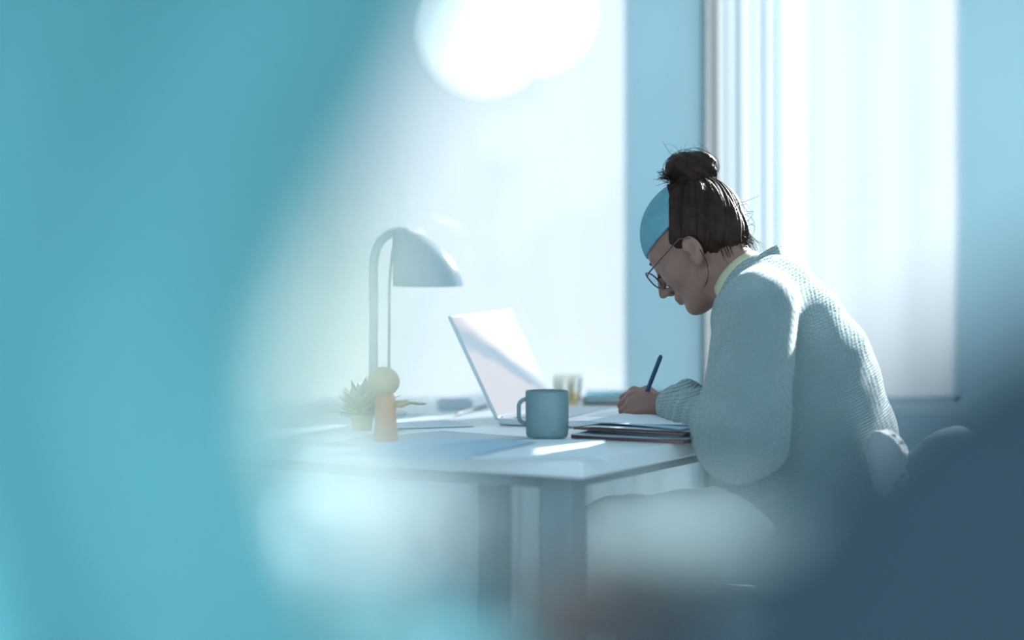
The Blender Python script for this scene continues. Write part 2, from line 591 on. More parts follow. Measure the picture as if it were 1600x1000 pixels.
for n_, (a, b) in ((1, W1), (2, W2), (3, W3)):
    f = MB()
    t = 0.012
    y0, y1 = YW + 0.006, YW + 0.03
    f.box((a, y0, ZS), (a + t, y1, ZT)); f.box((b - t, y0, ZS), (b, y1, ZT))
    f.box((a, y0, ZS), (b, y1, ZS + t)); f.box((a, y0, ZT - t), (b, y1, ZT))
    fr = f.build('window_%d' % n_, 'frame')  # window_3 is the added one out of view
    struct(fr, ('white framed window behind a flat white blind', 'white framed window behind a sheer white curtain', 'added white framed bare window out of view at the right, letting sun onto the woman')[n_ - 1])
    MB().box((a + t, YW + 0.016, ZS + t), (b - t, YW + 0.02, ZT - t)).build('pane', 'pane', fr)
    MB().box((a - 0.02, YW - (0.05 if n_ != 2 else 0.015), ZS - 0.03), (b + 0.02, YW + 0.03, ZS)).build('sill', 'frame', fr, bevel=0.004)

# screen blinds hanging on the outer face of windows 1 and 2
YB = YW + 0.066


def screen_blind(x0, x1, label):
    rb = empty('screen_blind', (0.5 * (x0 + x1), YB, ZS - 0.03), label, 'blind', 'screen blinds outside the windows')
    MB().sheet(lambda u, v: (x0 + u * (x1 - x0), YB + 0.0015 * math.sin(u * 19), ZS - 0.03 + v * (ZT - ZS + 0.06)), 24, 4).build('fabric', 'blind', rb, smooth=True)
    MB().tube([(x0, YB, ZT + 0.05), (x1, YB, ZT + 0.05)], 0.014, 12).build('roller', 'frame', rb, smooth='auto')
    MB().box((x0, YB - 0.006, ZS - 0.042), (x1, YB + 0.006, ZS - 0.03)).build('bottom_bar', 'frame', rb)


screen_blind(W1[0] - 0.03, W1[1] + 0.03, 'flat translucent white blind glowing behind the laptop and desk lamp')
screen_blind(wx(1268), W2[1] + 0.03, 'flat translucent white blind glowing behind the back of the woman')

# white curtain gathered at the left side of window 2
sc_ = empty('sheer_curtain', (0.5, YW - 0.045, 0.06), 'floor-length white curtain gathered in folds behind the bun of the woman', 'curtain')
x_l, x_r = wx(1093), wx(1214)


def sheer_fn(u, v):
    x = x_l + (x_r - x_l) * u + 0.004 * math.sin(u * 40 + 2.0 * v)
    y = 0.008 * math.sin(u * 2 * math.pi * 6) + 0.005 * math.sin(u * 23 + 1)
    return (x, YW - 0.035 + y, 0.04 + v * (2.5 - 0.04))


MB().sheet(sheer_fn, 110, 6).build('fabric', 'sheer', sc_, smooth=True)
MB().tube([(x_l - 0.12, YW - 0.035, 2.515), (W2[1] + 0.15, YW - 0.035, 2.515)], 0.012, 10).build('curtain_rod', 'frame', sc_, smooth='auto')

# radiator below window 1
ra = empty('radiator', (0.1, YW - 0.09, 0.1), 'white panel radiator on the wall under the window, seen below the desk', 'radiator')
MB().box((-0.45, YW - 0.075, 0.12), (0.38, YW - 0.045, 0.60)).build('back_panel', 'radiator', ra, bevel=0.004)
for k in range(16):
    x = -0.435 + k * 0.05
    MB().box((x, YW - 0.082, 0.12), (x + 0.046, YW - 0.075, 0.60)).build('fin', 'radiator', ra, bevel=0.003)
MB().box((-0.40, YW - 0.10, 0.004), (-0.37, YW - 0.06, 0.12)).build('foot', 'radiator', ra)
MB().box((0.33, YW - 0.10, 0.004), (0.36, YW - 0.06, 0.12)).build('foot', 'radiator', ra)

# ================================================================== DESK
U = np.array([0.5, 0.866, 0.0]); V = np.array([-0.866, 0.5, 0.0])
CO = np.array([0.108, 3.71, 0.0])
ZD = 0.74


def D(u, v, z=ZD):
    q = CO + U * u + V * v
    return np.array([q[0], q[1], z])


MD = Matrix(((U[0], V[0], 0, CO[0]), (U[1], V[1], 0, CO[1]), (0, 0, 1, 0), (0, 0, 0, 1)))
desk = empty('desk', (CO[0], CO[1], 0), 'white writing desk strewn with papers, standing before the windows', 'desk')
MB().box((0, 0, ZD - 0.028), (1.08, 0.82, ZD), MD).build('desk_top', 'desk', desk, bevel=0.004)
for (lo, hi) in (((0.05, 0.05, 0.688), (1.03, 0.072, ZD - 0.028)), ((0.05, 0.75, 0.688), (1.03, 0.772, ZD - 0.028)),
                 ((0.05, 0.072, 0.688), (0.072, 0.75, ZD - 0.028)), ((1.008, 0.072, 0.688), (1.03, 0.75, ZD - 0.028))):
    MB().box(lo, hi, MD).build('apron', 'deskleg', desk, bevel=0.002)
for (u, v) in ((0.045, 0.045), (0.98, 0.045), (0.045, 0.722), (0.98, 0.722)):
    MB().box((u, v, 0.004), (u + 0.055, v + 0.055, ZD - 0.028), MD).build('leg', 'deskleg', desk, bevel=0.003)

# ---- laptop
HN = np.array([-0.025, 4.31, ZD]); LW = np.array([0.366, 0.931, 0.0]); LN = np.array([0.931, -0.366, 0.0])
lap = empty('laptop', HN + LW * 0.15 + LN * 0.1, 'open silver laptop with a pale screen showing a blue swoosh', 'laptop')


def LB(w, n, z):
    return HN + LW * w + LN * n + np.array([0, 0, z])


ML = Matrix(((LW[0], LN[0], 0, HN[0]), (LW[1], LN[1], 0, HN[1]), (0, 0, 1, HN[2]), (0, 0, 0, 1)))
base = MB().box((0, 0, 0.001), (0.30, 0.21, 0.013), ML).build('base', 'alu', lap, bevel=0.003)
kb = MB()
for r in range(5):
    for k in range(14):
        kb.box((0.014 + k * 0.0196, 0.025 + r * 0.0185, 0.0132), (0.014 + k * 0.0196 + 0.0165, 0.025 + r * 0.0185 + 0.0155, 0.0146), ML)
kbo = kb.build('keyboard', 'keys', lap); kbo['kind'] = 'stuff'
MB().box((0.10, 0.132, 0.0131), (0.20, 0.20, 0.0134), ML).build('trackpad', 'keys', lap)
a_, h_ = 0.093, 0.182
LT = np.array([0, 0, h_]) - LN * a_                   # lid up vector
LT_l = np.linalg.norm(LT); lt = LT / LT_l
lnn = np.cross(LW, lt)                                  # one normal
if lnn @ LN < 0: lnn = -lnn
H0 = HN + np.array([0, 0, 0.012])


def lidbox(w0, w1, t0, t1, n0, n1):
    vs_ = []
    for (n, t, w) in ((n0, t0, w0), (n0, t0, w1), (n0, t1, w1), (n0, t1, w0), (n1, t0, w0), (n1, t0, w1), (n1, t1, w1), (n1, t1, w0)):
        vs_.append(H0 + LW * w + lt * t + lnn * n)
    return MB().add(vs_, [(3, 2, 1, 0), (4, 5, 6, 7), (0, 1, 5, 4), (1, 2, 6, 5), (2, 3, 7, 6), (3, 0, 4, 7)])


lid = lidbox(0, 0.30, 0, LT_l, -0.006, 0).build('lid', 'alu', lap, bevel=0.002)
sb = lidbox(0.003, 0.297, 0.006, LT_l - 0.003, 0.0002, 0.0012)
dsp = sb.build('display', 'screen', lid)
uvl = dsp.data.uv_layers.new(name='UVMap')
for poly in dsp.data.polygons:
    for li in poly.loop_indices:
        vco = np.array(dsp.data.vertices[dsp.data.loops[li].vertex_index].co) - H0
        uvl.data[li].uv = (float(vco @ LW) / 0.30, float(vco @ lt) / LT_l)
MB().tube([H0 + LW * 0.02 - lnn * 0.003, H0 + LW * 0.28 - lnn * 0.003], 0.005, 8).build('hinge', 'alu', lap)

# ---- mug
mc = np.array([0.059, 4.07, ZD])
mug = empty('mug', mc, 'teal stoneware coffee mug standing beside the open laptop', 'mug')
mp_ = [(0.029, 0.001), (0.0335, 0.003), (0.0355, 0.008), (0.0362, 0.03), (0.0365, 0.078), (0.0358, 0.0805), (0.0345, 0.0805), (0.0335, 0.078), (0.033, 0.012), (0.0, 0.010)]
MB().lathe(mp_, 40, mc).build('cup', 'mug', mug, smooth=True)
MB().lathe([(0.0328, 0.062), (0.0, 0.0621)], 32, mc, False).build('coffee', 'coffee', mug)
hp = []
for k in range(13):
    a = math.pi * (0.5 + k / 12)
    hp.append(mc + np.array([-0.033 + 0.0145 * max(-1, 1.25 * math.cos(a)), -0.004 + 0.004 * math.cos(a), 0.046 + 0.021 * math.sin(a)]))
MB().tube(hp, 0.0036, 10).build('handle', 'mug', mug, smooth=True)

# ---- tumbler of tea
gc = np.array([0.108, 4.66, ZD])
gls = empty('drinking_glass', gc, 'clear drinking glass with golden print standing behind the teal mug', 'glass')
MB().lathe([(0.0, 0.001), (0.020, 0.001), (0.0215, 0.004), (0.0265, 0.067), (0.0255, 0.067), (0.0205, 0.008), (0.0, 0.008)], 28, gc).build('cup', 'glass', gls, smooth=True)
MB().lathe([(0.0, 0.009), (0.0204, 0.009), (0.0222, 0.030), (0.0, 0.030)], 28, gc).build('tea', 'tea', gls, smooth='auto')
for k in range(7):
    a = 2 * math.pi * k / 7 + 0.3
    pts = [gc + np.array([(0.0225 + 0.0048 * t) * math.cos(a), (0.0225 + 0.0048 * t) * math.sin(a), 0.012 + 0.05 * t]) for t in (0, .33, .66, 1)]
    MB().tube(pts, [0.0008, 0.0024, 0.0024, 0.0008], 6).build('print', 'gold' if k % 2 else 'pages', gls)


# ---- books behind the hand
def book(u, v, z, w, l, t, ang, cover, label):
    c = D(u, v, z)
    o = empty('book', c, label, 'book', rz=0)
    R = Matrix.Translation(Vector(c)) @ Matrix.Rotation(ang, 4, 'Z')
    MB().box((-w / 2, -l / 2, 0.0005), (w / 2, l / 2, 0.0025), R).build('cover', cover, o)
    MB().box((-w / 2, -l / 2, t - 0.002), (w / 2, l / 2, t), R).build('cover', cover, o)
    MB().box((-w / 2, l / 2 - 0.002, 0.0025), (w / 2, l / 2, t - 0.002), R).build('spine', cover, o)
    MB().box((-w / 2 + 0.003, -l / 2 + 0.003, 0.0025), (w / 2 - 0.003, l / 2 - 0.002, t - 0.002), R).build('pages', 'pages', o)
    return o


book(0.945, 0.36, ZD, 0.26, 0.18, 0.014, 0.02, 'bookbrown', 'brown book lying flat at the bottom of the pair behind the writing hand')
book(0.945, 0.36, ZD + 0.0145, 0.25, 0.17, 0.011, -0.04, 'bookteal', 'teal book lying on the brown book behind the writing hand')

# ---- sheets of paper
pcount = 0


def paper(u, v, z, ang, mat_='paper', curl=0.004, seed=0, w=0.21, l=0.297, th=0.0006, name='paper_sheet', label='', group=None, droop=0.0):
    r = random.Random(seed)
    ph = [r.uniform(0, 6.28) for _ in range(4)]
    ca, sa = math.cos(ang), math.sin(ang)

    def fn(a, b):
        x = (a - .5) * l; y = (b - .5) * w
        uu = u + ca * x - sa * y; vv = v + sa * x + ca * y
        zz = z + curl * (0.5 + 0.5 * math.sin(5.0 * a + ph[0] + 2 * b)) + curl * 1.5 * max(0, (abs(a - .5) - .3)) * (0.5 + math.sin(ph[1] + 3 * b)) * 2
        zz = max(zz, z)
        if vv < 0: zz -= droop * (-vv)
        return D(uu, vv, zz)
    o = MB().sheet(fn, 14, 8, th).build(name, mat_, None, smooth='auto')
    return tag(o, label, 'paper', group)


# the pile by the writing hand along the desk's right edge (bottom to top)
pile = [('cover', 0.46, 0.085, 0.003, 0.006), ('paper_g', 0.45, 0.09, 0.10, 0.0006), ('paper_b', 0.475, 0.076, -0.12, 0.0006),
        ('cover', 0.47, 0.083, -0.03, 0.003), ('paper', 0.465, 0.08, 0.16, 0.0006), ('paper_b', 0.48, 0.072, -0.14, 0.0006), ('paper', 0.505, 0.088, 0.05, 0.0006)]
z = ZD + 0.0006
names = ['dark brown folder lying at the bottom of the paper pile beside the mug', 'grey sheet of paper directly on the bottom brown folder of the pile',
         'blue sheet low in the paper pile under the thin brown folder', 'thin brown folder in the middle of the paper pile',
         'white sheet just above the thin brown folder in the pile', 'blue sheet near the top of the paper pile', 'white top sheet of the pile, under the writing hand']
for i, (mm, u, v, an, th) in enumerate(pile):
    paper(u, v, z, an, mm, 0.0 if th > 0.002 else 0.0024, 10 + i, th=th, name='folder' if mm == 'cover' else 'paper_sheet', label=names[i], group='sheets and folders in the pile by the mug', droop=0.0)
    z += th + (0.0030 if th < 0.002 else 0.0005)
PILE_Z = z
# loose sheets over the rest of the desk
loose = [(0.12, 0.14, 0.5, 'paper', 'white loose sheet at the near corner of the desk'),
         (0.13, 0.36, -0.2, 'paper_g', 'grey loose sheet lying in front of the laptop hinge'),
         (0.14, 0.60, 0.15, 'paper', 'white loose sheet in front of the orange figure'),
         (0.42, 0.62, 0.9, 'paper', 'white loose sheet between the desk lamp and the laptop'),
         (0.62, 0.36, 1.3, 'paper', 'white loose sheet half under the far side of the laptop'),
         (0.03, 0.28, 0.08, 'paper_b', 'pale blue sheet poking over the near edge of the desk')]
for i, (u, v, an, mm, lb) in enumerate(loose):
    if i == 4: continue
    paper(u, v, ZD + 0.0006 + 0.0012 * (i % 3), an, mm, 0.0008, 40 + i, label=lb, group='loose sheets on the desk', droop=0.1)


# ---- pens and small things
def pen(name, a, b, r, material, label):
    a = np.asarray(a); b = np.asarray(b)
    o = empty(name, a, label, 'pen')
    dr = (b - a) / np.linalg.norm(b - a); L = np.linalg.norm(b - a)
    MB().tube([a, a + dr * 0.012], [0.0006, r * 0.8], 10).build('tip', 'black', o, smooth='auto')
    MB().tube([a + dr * 0.012, a + dr * 0.02, b - dr * 0.006, b - dr * 0.001, b], [r * 0.8, r, r, r * 0.8, r * 0.3], 12).build('barrel', material, o, smooth='auto')
    MB().tube([a + dr * 0.03, a + dr * 0.033], [r * 1.06, r * 1.06], 12).build('ring', 'alu', o)
    return o


pen('pen', P(994, 655, 4.275), P(1033, 555, 4.235), 0.0040, 'pen', 'dark blue pen held upright in the writing hand')
pen('pencil', np.array([-0.1045, 4.487, ZD + 0.0045]), np.array([-0.047, 4.70, ZD + 0.0045]), 0.0026, 'deskleg', 'thin grey pencil lying on the desk left of the laptop')
c0 = D(0.43, 0.02, PILE_Z + 0.0005)
ph_ = empty('phone', D(0.62, 0.035, ZD), 'black phone lying at the desk edge under the knitted sleeve', 'phone')
Rp = Matrix.Translation(Vector(D(0.67, 0.045, ZD))) @ Matrix.Rotation(math.atan2(U[1], U[0]) + 0.1, 4, 'Z')
MB().box((-0.06, -0.033, 0.0006), (0.075, 0.033, 0.0085), Rp).build('phone_case', 'black', ph_, bevel=0.003)
MB().box((-0.056, -0.029, 0.0086), (0.071, 0.029, 0.0092), Rp).build('phone_screen', 'black', ph_)
ty = empty('document_tray', D(0.80, 0.72), 'low grey document tray at the far desk edge behind the laptop', 'tray')
Rt = Matrix.Translation(Vector(D(0.74, 0.68))) @ Matrix.Rotation(0.1, 4, 'Z')
MB().box((-0.032, -0.04, 0.0006), (0.032, 0.04, 0.004), Rt).build('tray_bottom', 'paper', ty)
for (lo, hi) in (((-0.032, -0.04, 0.004), (0.032, -0.037, 0.016)), ((-0.032, 0.037, 0.004), (0.032, 0.04, 0.016)), ((-0.032, -0.037, 0.004), (-0.029, 0.037, 0.016)), ((0.029, -0.037, 0.004), (0.032, 0.037, 0.016))):
    MB().box(lo, hi, Rt).build('tray_side', 'paper', ty)

# ---- desk lamp
LD = 4.5
lpx = LD / FPX
lampo = empty('desk_lamp', (P(582, 650, LD)[0], LD, ZD), 'pale grey desk lamp with arched stem and dome shade', 'desk lamp')
lb_ = np.array([P(582, 650, LD)[0], LD, ZD])
MB().lathe([(0.0, 0.0), (0.062, 0.0), (0.062, 0.008), (0.055, 0.013), (0.012, 0.018), (0.0, 0.018)], 36, lb_).build('lamp_base', 'lamp', lampo, smooth='auto')
st = [np.array([lb_[0], LD, ZD + 0.016]), P(582, 560, LD), P(582, 470, LD), P(582, 415, LD), P(585, 393, LD), P(593, 376, LD), P(606, 366, LD), P(622, 362, LD), P(636, 364, LD)]
MB().tube(st, 0.0085, 12).build('stem', 'lamp', lampo, smooth=True)
MB().tube([np.array([P(607, 600, LD)[0], LD - 0.01, ZD + 0.014]), P(607, 440, LD - 0.01), P(612, 390, LD - 0.01), P(618, 372, LD - 0.005)], 0.0026, 8).build('support_rod', 'lamp', lampo, smooth=True)
sh = MB()
n = 40; rows = []
for i in range(17):
    t = i / 16
    r = 56 * math.sqrt(max(0.0, 1 - (t * 0.985) ** 2.1)) * (1 - 0.10 * t)
    r = max(r, 12)
    yy = 446 - 86 * t
    cx = P(612 + r, yy, LD)
    rows.append([(cx[0] + r * lpx * math.cos(2 * math.pi * k / n), cx[1] + r * lpx * math.sin(2 * math.pi * k / n), cx[2]) for k in range(n)])
inner = [[(0.96 * (q[0] - np.mean([w[0] for w in row])) + np.mean([w[0] for w in row]), 0.96 * (q[1] - LD) + LD, q[2] - 0.0012) for q in row] for row in rows]
allr = inner[::-1] + rows
vs_ = [q for r in allr for q in r]
fs = [(i * n + k, i * n + (k + 1) % n, (i + 1) * n + (k + 1) % n, (i + 1) * n + k) for i in range(len(allr) - 1) for k in range(n)]
fs.append(tuple(range(n))); fs.append(tuple((len(allr) - 1) * n + k for k in range(n)))
sh.add(vs_, fs).build('lamp_shade', 'lamp', lampo, smooth='auto')
MB().ball(P(655, 425, LD), 0.022, 14, 10).build('bulb', 'lampin', lampo, smooth=True)

# ---- orange figure and dry plant
fc = np.array([P(603, 690, 4.01)[0], 4.01, ZD])
fig = empty('wooden_figure', fc, 'small orange wooden figure with a round tan head and short arm', 'figurine')
MB().lathe([(0.0, 0.0006), (0.020, 0.0006), (0.0205, 0.004), (0.0175, 0.04), (0.0165, 0.072), (0.012, 0.080), (0.0, 0.082)], 24, fc).build('torso', 'orange', fig, smooth=True)
MB().ball(fc + np.array([-0.003, 0, 0.1]), (0.0265, 0.0245, 0.0245), 20, 14).build('head', 'tan', fig, smooth=True)
MB().tube([fc + np.array([0.012, 0, 0.062]), fc + np.array([0.026, -0.004, 0.062]), fc + np.array([0.038, -0.006, 0.066])], [0.0055, 0.006, 0.004], 10).build('arm', 'tan', fig, smooth=True)
pc = np.array([P(566, 672, 4.17)[0], 4.17, ZD])
pl = empty('potted_plant', pc, 'dry beige leafy plant in a small pot beside the orange figure', 'plant')
MB().lathe([(0.0, 0.0006), (0.016, 0.0006), (0.020, 0.032), (0.0185, 0.032), (0.015, 0.004), (0, 0.004)], 20, pc).build('pot', 'tan', pl, smooth='auto')
MB().lathe([(0.0184, 0.026), (0, 0.0265)], 20, pc, False).build('soil', 'bookbrown', pl)
for k in range(70):
    a = rng.uniform(0, 6.28); el = rng.uniform(0.25, 1.45); L = rng.uniform(0.035, 0.078)
    d_ = np.array([math.cos(a) * math.cos(el), math.sin(a) * math.cos(el), math.sin(el)])
    b0 = pc + np.array([0, 0, 0.026]) + d_ * 0.004
    tip = b0 + d_ * L
    side = np.cross(d_, [0, 0, 1]); side /= np.linalg.norm(side) + 1e-9
    upn = np.cross(side, d_)
    wl = 0.012 * rng.uniform(.7, 1.3)

    def lf(uu, vv, b0=b0, d_=d_, L=L, side=side, upn=upn, wl=wl):
        t = uu
        wdt = wl * (math.sin(math.pi * (0.08 + 0.92 * max(t, 0) ** 0.9)) if t > 0.25 else 0.12)
        return b0 + d_ * L * t + side * wdt * (vv - .5) * 2 + upn * (-0.008 * t * t)
    MB().sheet(lf, 7, 2, 0.0006).build('leaf', 'drygreen', pl, smooth=True)
tw = [pc + np.array([0, 0, 0.026]), P(596, 634, 4.19), P(625, 629, 4.19), P(660, 631, 4.19)]
MB().tube(tw, [0.0014, 0.0014, 0.0012, 0.0008], 6).build('twig', 'drygreen', pl, smooth=True)
for k in range(3):
    MB().ball(P(634 + 11 * k, 629 + k, 4.19), (0.012, 0.006, 0.0022), 8, 5).build('leaf', 'drygreen', pl, smooth=True)

# ================================================================== THE WOMAN
th_, pi_ = math.radians(27), math.radians(36)
Fv = np.array([-math.cos(pi_) * math.cos(th_), math.cos(pi_) * math.sin(th_), -math.sin(pi_)])
Lv = np.array([-math.sin(th_), -math.cos(th_), 0.0])
Uv = np.cross(Fv, Lv)
HR = np.stack([Fv, Lv, Uv], 1)                 # local -> world columns
SC = 0.93
HO = P(1099, 389, 4.22)                         # midpoint between the ears


def hl(p):
    return (p - HO) @ HR / SC


def hw(q):
    return HO + SC * np.asarray(q, float) @ HR.T


FD = np.array([-0.87, 0.5, 0.0]); LD_ = np.array([-0.5, -0.87, 0.0])
C7 = P(1196, 418, 4.17)
SH_L = P(1184, 480, 4.005); SH_R = P(1243, 482, 4.30)
EL_L = P(1158, 678, 3.965); WR_L = P(1037, 634, 4.243)
EL_R = P(1160, 668, 4.48); WR_R = P(1075, 652, 4.47)
PEL = P(1292, 822, 4.12)
HIP_L = PEL + LD_ * 0.085; HIP_R = PEL - LD_ * 0.085
KN_L = P(955, 842, 4.12); KN_R = P(985, 836, 4.36)
AN_L = np.array([KN_L[0] + 0.03, KN_L[1] + 0.02, 0.09]); AN_R = np.array([KN_R[0] + 0.06, KN_R[1] + 0.02, 0.09])
TOE = np.array([-0.15, 0.075, -0.055])


def head_sdf(p):
    q = hl(p)
    y = np.abs(q[:, 1])
    qa = np.stack([q[:, 0], y, q[:, 2]], 1)
    d = ell(qa, (0.0, 0, 0.043), (0.096, 0.074, 0.084))
    d = sm(d, ell(qa, (0.040, 0, -0.020), (0.052, 0.052, 0.076)), 0.03)
    d = sm(d, cone(qa, (0.0, 0.048, -0.050), (0.064, 0.012, -0.078), 0.015, 0.015), 0.022)
    d = sm(d, ell(qa, (0.076, 0, -0.078), (0.017, 0.019, 0.016)), 0.016)
    d = sm(d, ell(qa, (0.058, 0.040, -0.010), (0.024, 0.022, 0.024)), 0.02)
    d = sm(d, cone(qa, (0.088, 0.008, 0.032), (0.074, 0.045, 0.034), 0.010, 0.010), 0.014)
    d = smx(d, -ell(qa, (0.104, 0.032, 0.010), (0.016, 0.017, 0.012)), 0.012)
    d = sm(d, ell(qa, (0.080, 0.031, 0.009), (0.0125, 0.015, 0.0115)), 0.004)
    d = sm(d, cone(qa, (0.094, 0, 0.022), (0.117, 0, -0.022), 0.0065, 0.0085), 0.011)
    d = sm(d, ell(qa, (0.104, 0.012, -0.026), (0.011, 0.0075, 0.008)), 0.006)
    d = sm(d, ell(qa, (0.089, 0, -0.048), (0.012, 0.022, 0.011)), 0.010)
    d = sm(d, cone(qa, (0.0985, 0, -0.0455), (0.089, 0.020, -0.049), 0.0050, 0.0025), 0.004)
    d = sm(d, cone(qa, (0.0965, 0, -0.0555), (0.088, 0.018, -0.0525), 0.0052, 0.0025), 0.004)
    # ears
    e = ell(qa, (-0.010, 0.079, -0.006), (0.018, 0.0085, 0.0275))
    e = smx(e, -ell(qa, (-0.007, 0.0895, -0.003), (0.0105, 0.009, 0.017)), 0.005)
    e = sm(e, ell(qa, (-0.003, 0.077, -0.030), (0.009, 0.007, 0.010)), 0.006)
    e = smx(e, -ell(qa, (0.003, 0.083, -0.008), (0.005, 0.008, 0.007)), 0.004)
    d = sm(d, e, 0.006)
    return d * SC


NECK_T = hw((-0.026, 0, -0.030))
NB = P(1166, 452, 4.17)
CH = P(1212, 545, 4.14)


def hand_parts(kind):
    """tapered finger segments as (a, b, ra, rb)"""
    S = []
    if kind == 'L':
        W = WR_L
        mcp = [P(991, 613, 4.283), P(987, 621, 4.266), P(989, 631, 4.250), P(994, 641, 4.238)]
        pip = [P(975, 622, 4.300), P(972, 632, 4.282), P(974, 642, 4.264), P(980, 649, 4.248)]
        dip = [P(979, 640, 4.305), P(977, 648, 4.290), P(981, 653, 4.274), P(987, 654, 4.256)]
        tip = [P(991, 648, 4.293), P(990, 652, 4.285), P(994, 654.5, 4.276), P(999, 655, 4.262)]
        rr = [0.0088, 0.0092, 0.0088, 0.0078]
        thumb = [P(1024, 622, 4.275), P(1012, 611, 4.302), P(999, 614, 4.312), P(990, 628, 4.300)]
        tr = [0.0125, 0.0105, 0.0095, 0.0075]
    else:
        W = WR_R
        def Q(f, s, z): return W + FD * f + LD_ * (-s) + np.array([0, 0, z])
        mcp = [Q(.078, -.028, .010), Q(.082, -.010, .012), Q(.079, .009, .011), Q(.072, .026, .008)]
        pip = [Q(.108, -.032, .012), Q(.116, -.012, .014), Q(.110, .010, .013), Q(.096, .029, .008)]
        dip = [Q(.126, -.034, .003), Q(.136, -.013, .004), Q(.129, .011, .003), Q(.111, .031, .0)]
        tip = [Q(.138, -.035, -.007), Q(.149, -.014, -.007), Q(.141, .011, -.007), Q(.121, .032, -.007)]
        rr = [0.0085, 0.0088, 0.0085, 0.0076]
        thumb = [Q(.022, -.02, .002), Q(.045, -.042, -.002), Q(.068, -.054, -.004), Q(.086, -.055, -.006)]
        tr = [0.012, 0.0105, 0.0092, 0.0072]
    palm = [(W, m, 0.0185, 0.0115) for m in mcp]
    fing = []
    for k in range(4):
        r = rr[k]
        fing.append([(mcp[k], pip[k], r * 1.12, r), (pip[k], dip[k], r, r * 0.9), (dip[k], tip[k], r * 0.9, r * 0.75)])
    fing.append([(thumb[i], thumb[i + 1], tr[i], tr[i + 1]) for i in range(3)])
    return palm, fing


HANDS = [hand_parts('L'), hand_parts('R')]


def body_sdf(p):
    d = head_sdf(p)
    d = sm(d, cone(p, NECK_T, NB, 0.044, 0.047), 0.022)
    d = sm(d, cone(p, NB, CH, 0.047, 0.08), 0.03)
    t = cone(p, CH, P(1250, 700, 4.12), 0.085, 0.11)
    t = sm(t, cone(p, P(1250, 700, 4.12), PEL, 0.11, 0.12), 0.04)
    t = sm(t, cone(p, SH_L, SH_R, 0.045, 0.045), 0.05)
    d = sm(d, t, 0.03)
    for (s, e, w) in ((SH_L, EL_L, WR_L), (SH_R, EL_R, WR_R)):
        d = sm(d, cone(p, s, e, 0.046, 0.038), 0.02)
        d = sm(d, cone(p, e, w, 0.038, 0.0235), 0.012)
    for palm, fing in HANDS:
        a = union([cone(p, *s) for s in palm], 0.010)
        for f in fing:
            a = sm(a, union([cone(p, *s) for s in f], 0.002), 0.0035)
        d = sm(d, a, 0.008)
    for (hp_, kn, an) in ((HIP_L, KN_L, AN_L), (HIP_R, KN_R, AN_R)):
        d = sm(d, cone(p, hp_, kn, 0.078, 0.052), 0.03)
        d = sm(d, cone(p, kn, an, 0.050, 0.034), 0.02)
        d = sm(d, cone(p, an + [0, 0, -0.035], an + TOE, 0.034, 0.024), 0.02)
    return d


person = empty('person', (PEL[0], PEL[1], 0), 'woman in a pale teal knitted cardigan and glasses, hair in a bun, bent over writing', 'person')
allp = np.array([HO, C7, SH_L, SH_R, EL_L, EL_R, PEL, KN_L, KN_R, AN_L, AN_R, AN_L + TOE, WR_L, WR_R, WR_R + FD * 0.17, WR_L + FD * 0.1, hw((0, 0, 0.15)), hw((0.13, 0, 0))])
sdf_mesh(body_sdf, allp.min(0) - 0.14 * np.array([1, 1, 0]) - [0, 0, 0.04], allp.max(0) + 0.14, 0.0032, 'body', 'skin', person)

# ---- hair
BUN = P(1080, 264, 4.25)
bl = hl(BUN[None])[0]
bdir = bl - np.array([-0.005, 0, 0.045]); bdir /= np.linalg.norm(bdir)
b1 = np.cross(bdir, [0, 1, 0]); b1 /= np.linalg.norm(b1); b2 = np.cross(bdir, b1)


XB = P(1046, 340, 4.20)[0]  # vertical edge where the hair gives way to the reflection shell


def hair_shell(q, grow=0.0):
    return ell(q, (-0.004, 0, 0.046), (0.102 + grow, 0.081 + grow, 0.090 + grow))


def hair_sdf(p):
    q = hl(p)
    d = hair_shell(q)
    d = sm(d, ell(q, (-0.050, 0, 0.000), (0.040, 0.058, 0.048)), 0.03)
    w = q - np.array([-0.005, 0, 0.045])
    ang = np.arctan2(w @ b2, w @ b1)
    rad = np.linalg.norm(w - np.outer(w @ bdir, bdir), axis=1)
    amp = np.clip(rad / 0.06, 0, 1)
    d = d + amp * (0.0022 * np.sin(ang * 17 + 25 * rad) + 0.0022 * np.sin(ang * 7 + 60 * q[:, 2]) + 0.0012 * np.sin(ang * 51 + 1.3) + 0.0006 * np.sin(ang * 97))
    plane = (q[:, 0] - 0.88 * q[:, 2] - 0.006 + 0.20 * np.clip(np.abs(q[:, 1]) - 0.055, 0, 1)) / 1.33
    plane = np.maximum(plane, 0.0) + np.minimum(plane, 0.0) + 0.002 * np.sin(q[:, 2] * 300)
    d = smx(d, plane, 0.006)
    # clear the ears
    y = np.abs(q[:, 1])
    qa = np.stack([q[:, 0], y, q[:, 2]], 1)
    d = smx(d, -ell(qa, (-0.009, 0.084, -0.008), (0.020, 0.022, 0.029)), 0.004)
    d = np.maximum(d * SC, (XB - 0.003) - p[:, 0])
    return d


lo = HO - 0.17; hi = HO + 0.17
hair = sdf_mesh(hair_sdf, lo, hi, 0.0025, 'hair', 'hair', person)


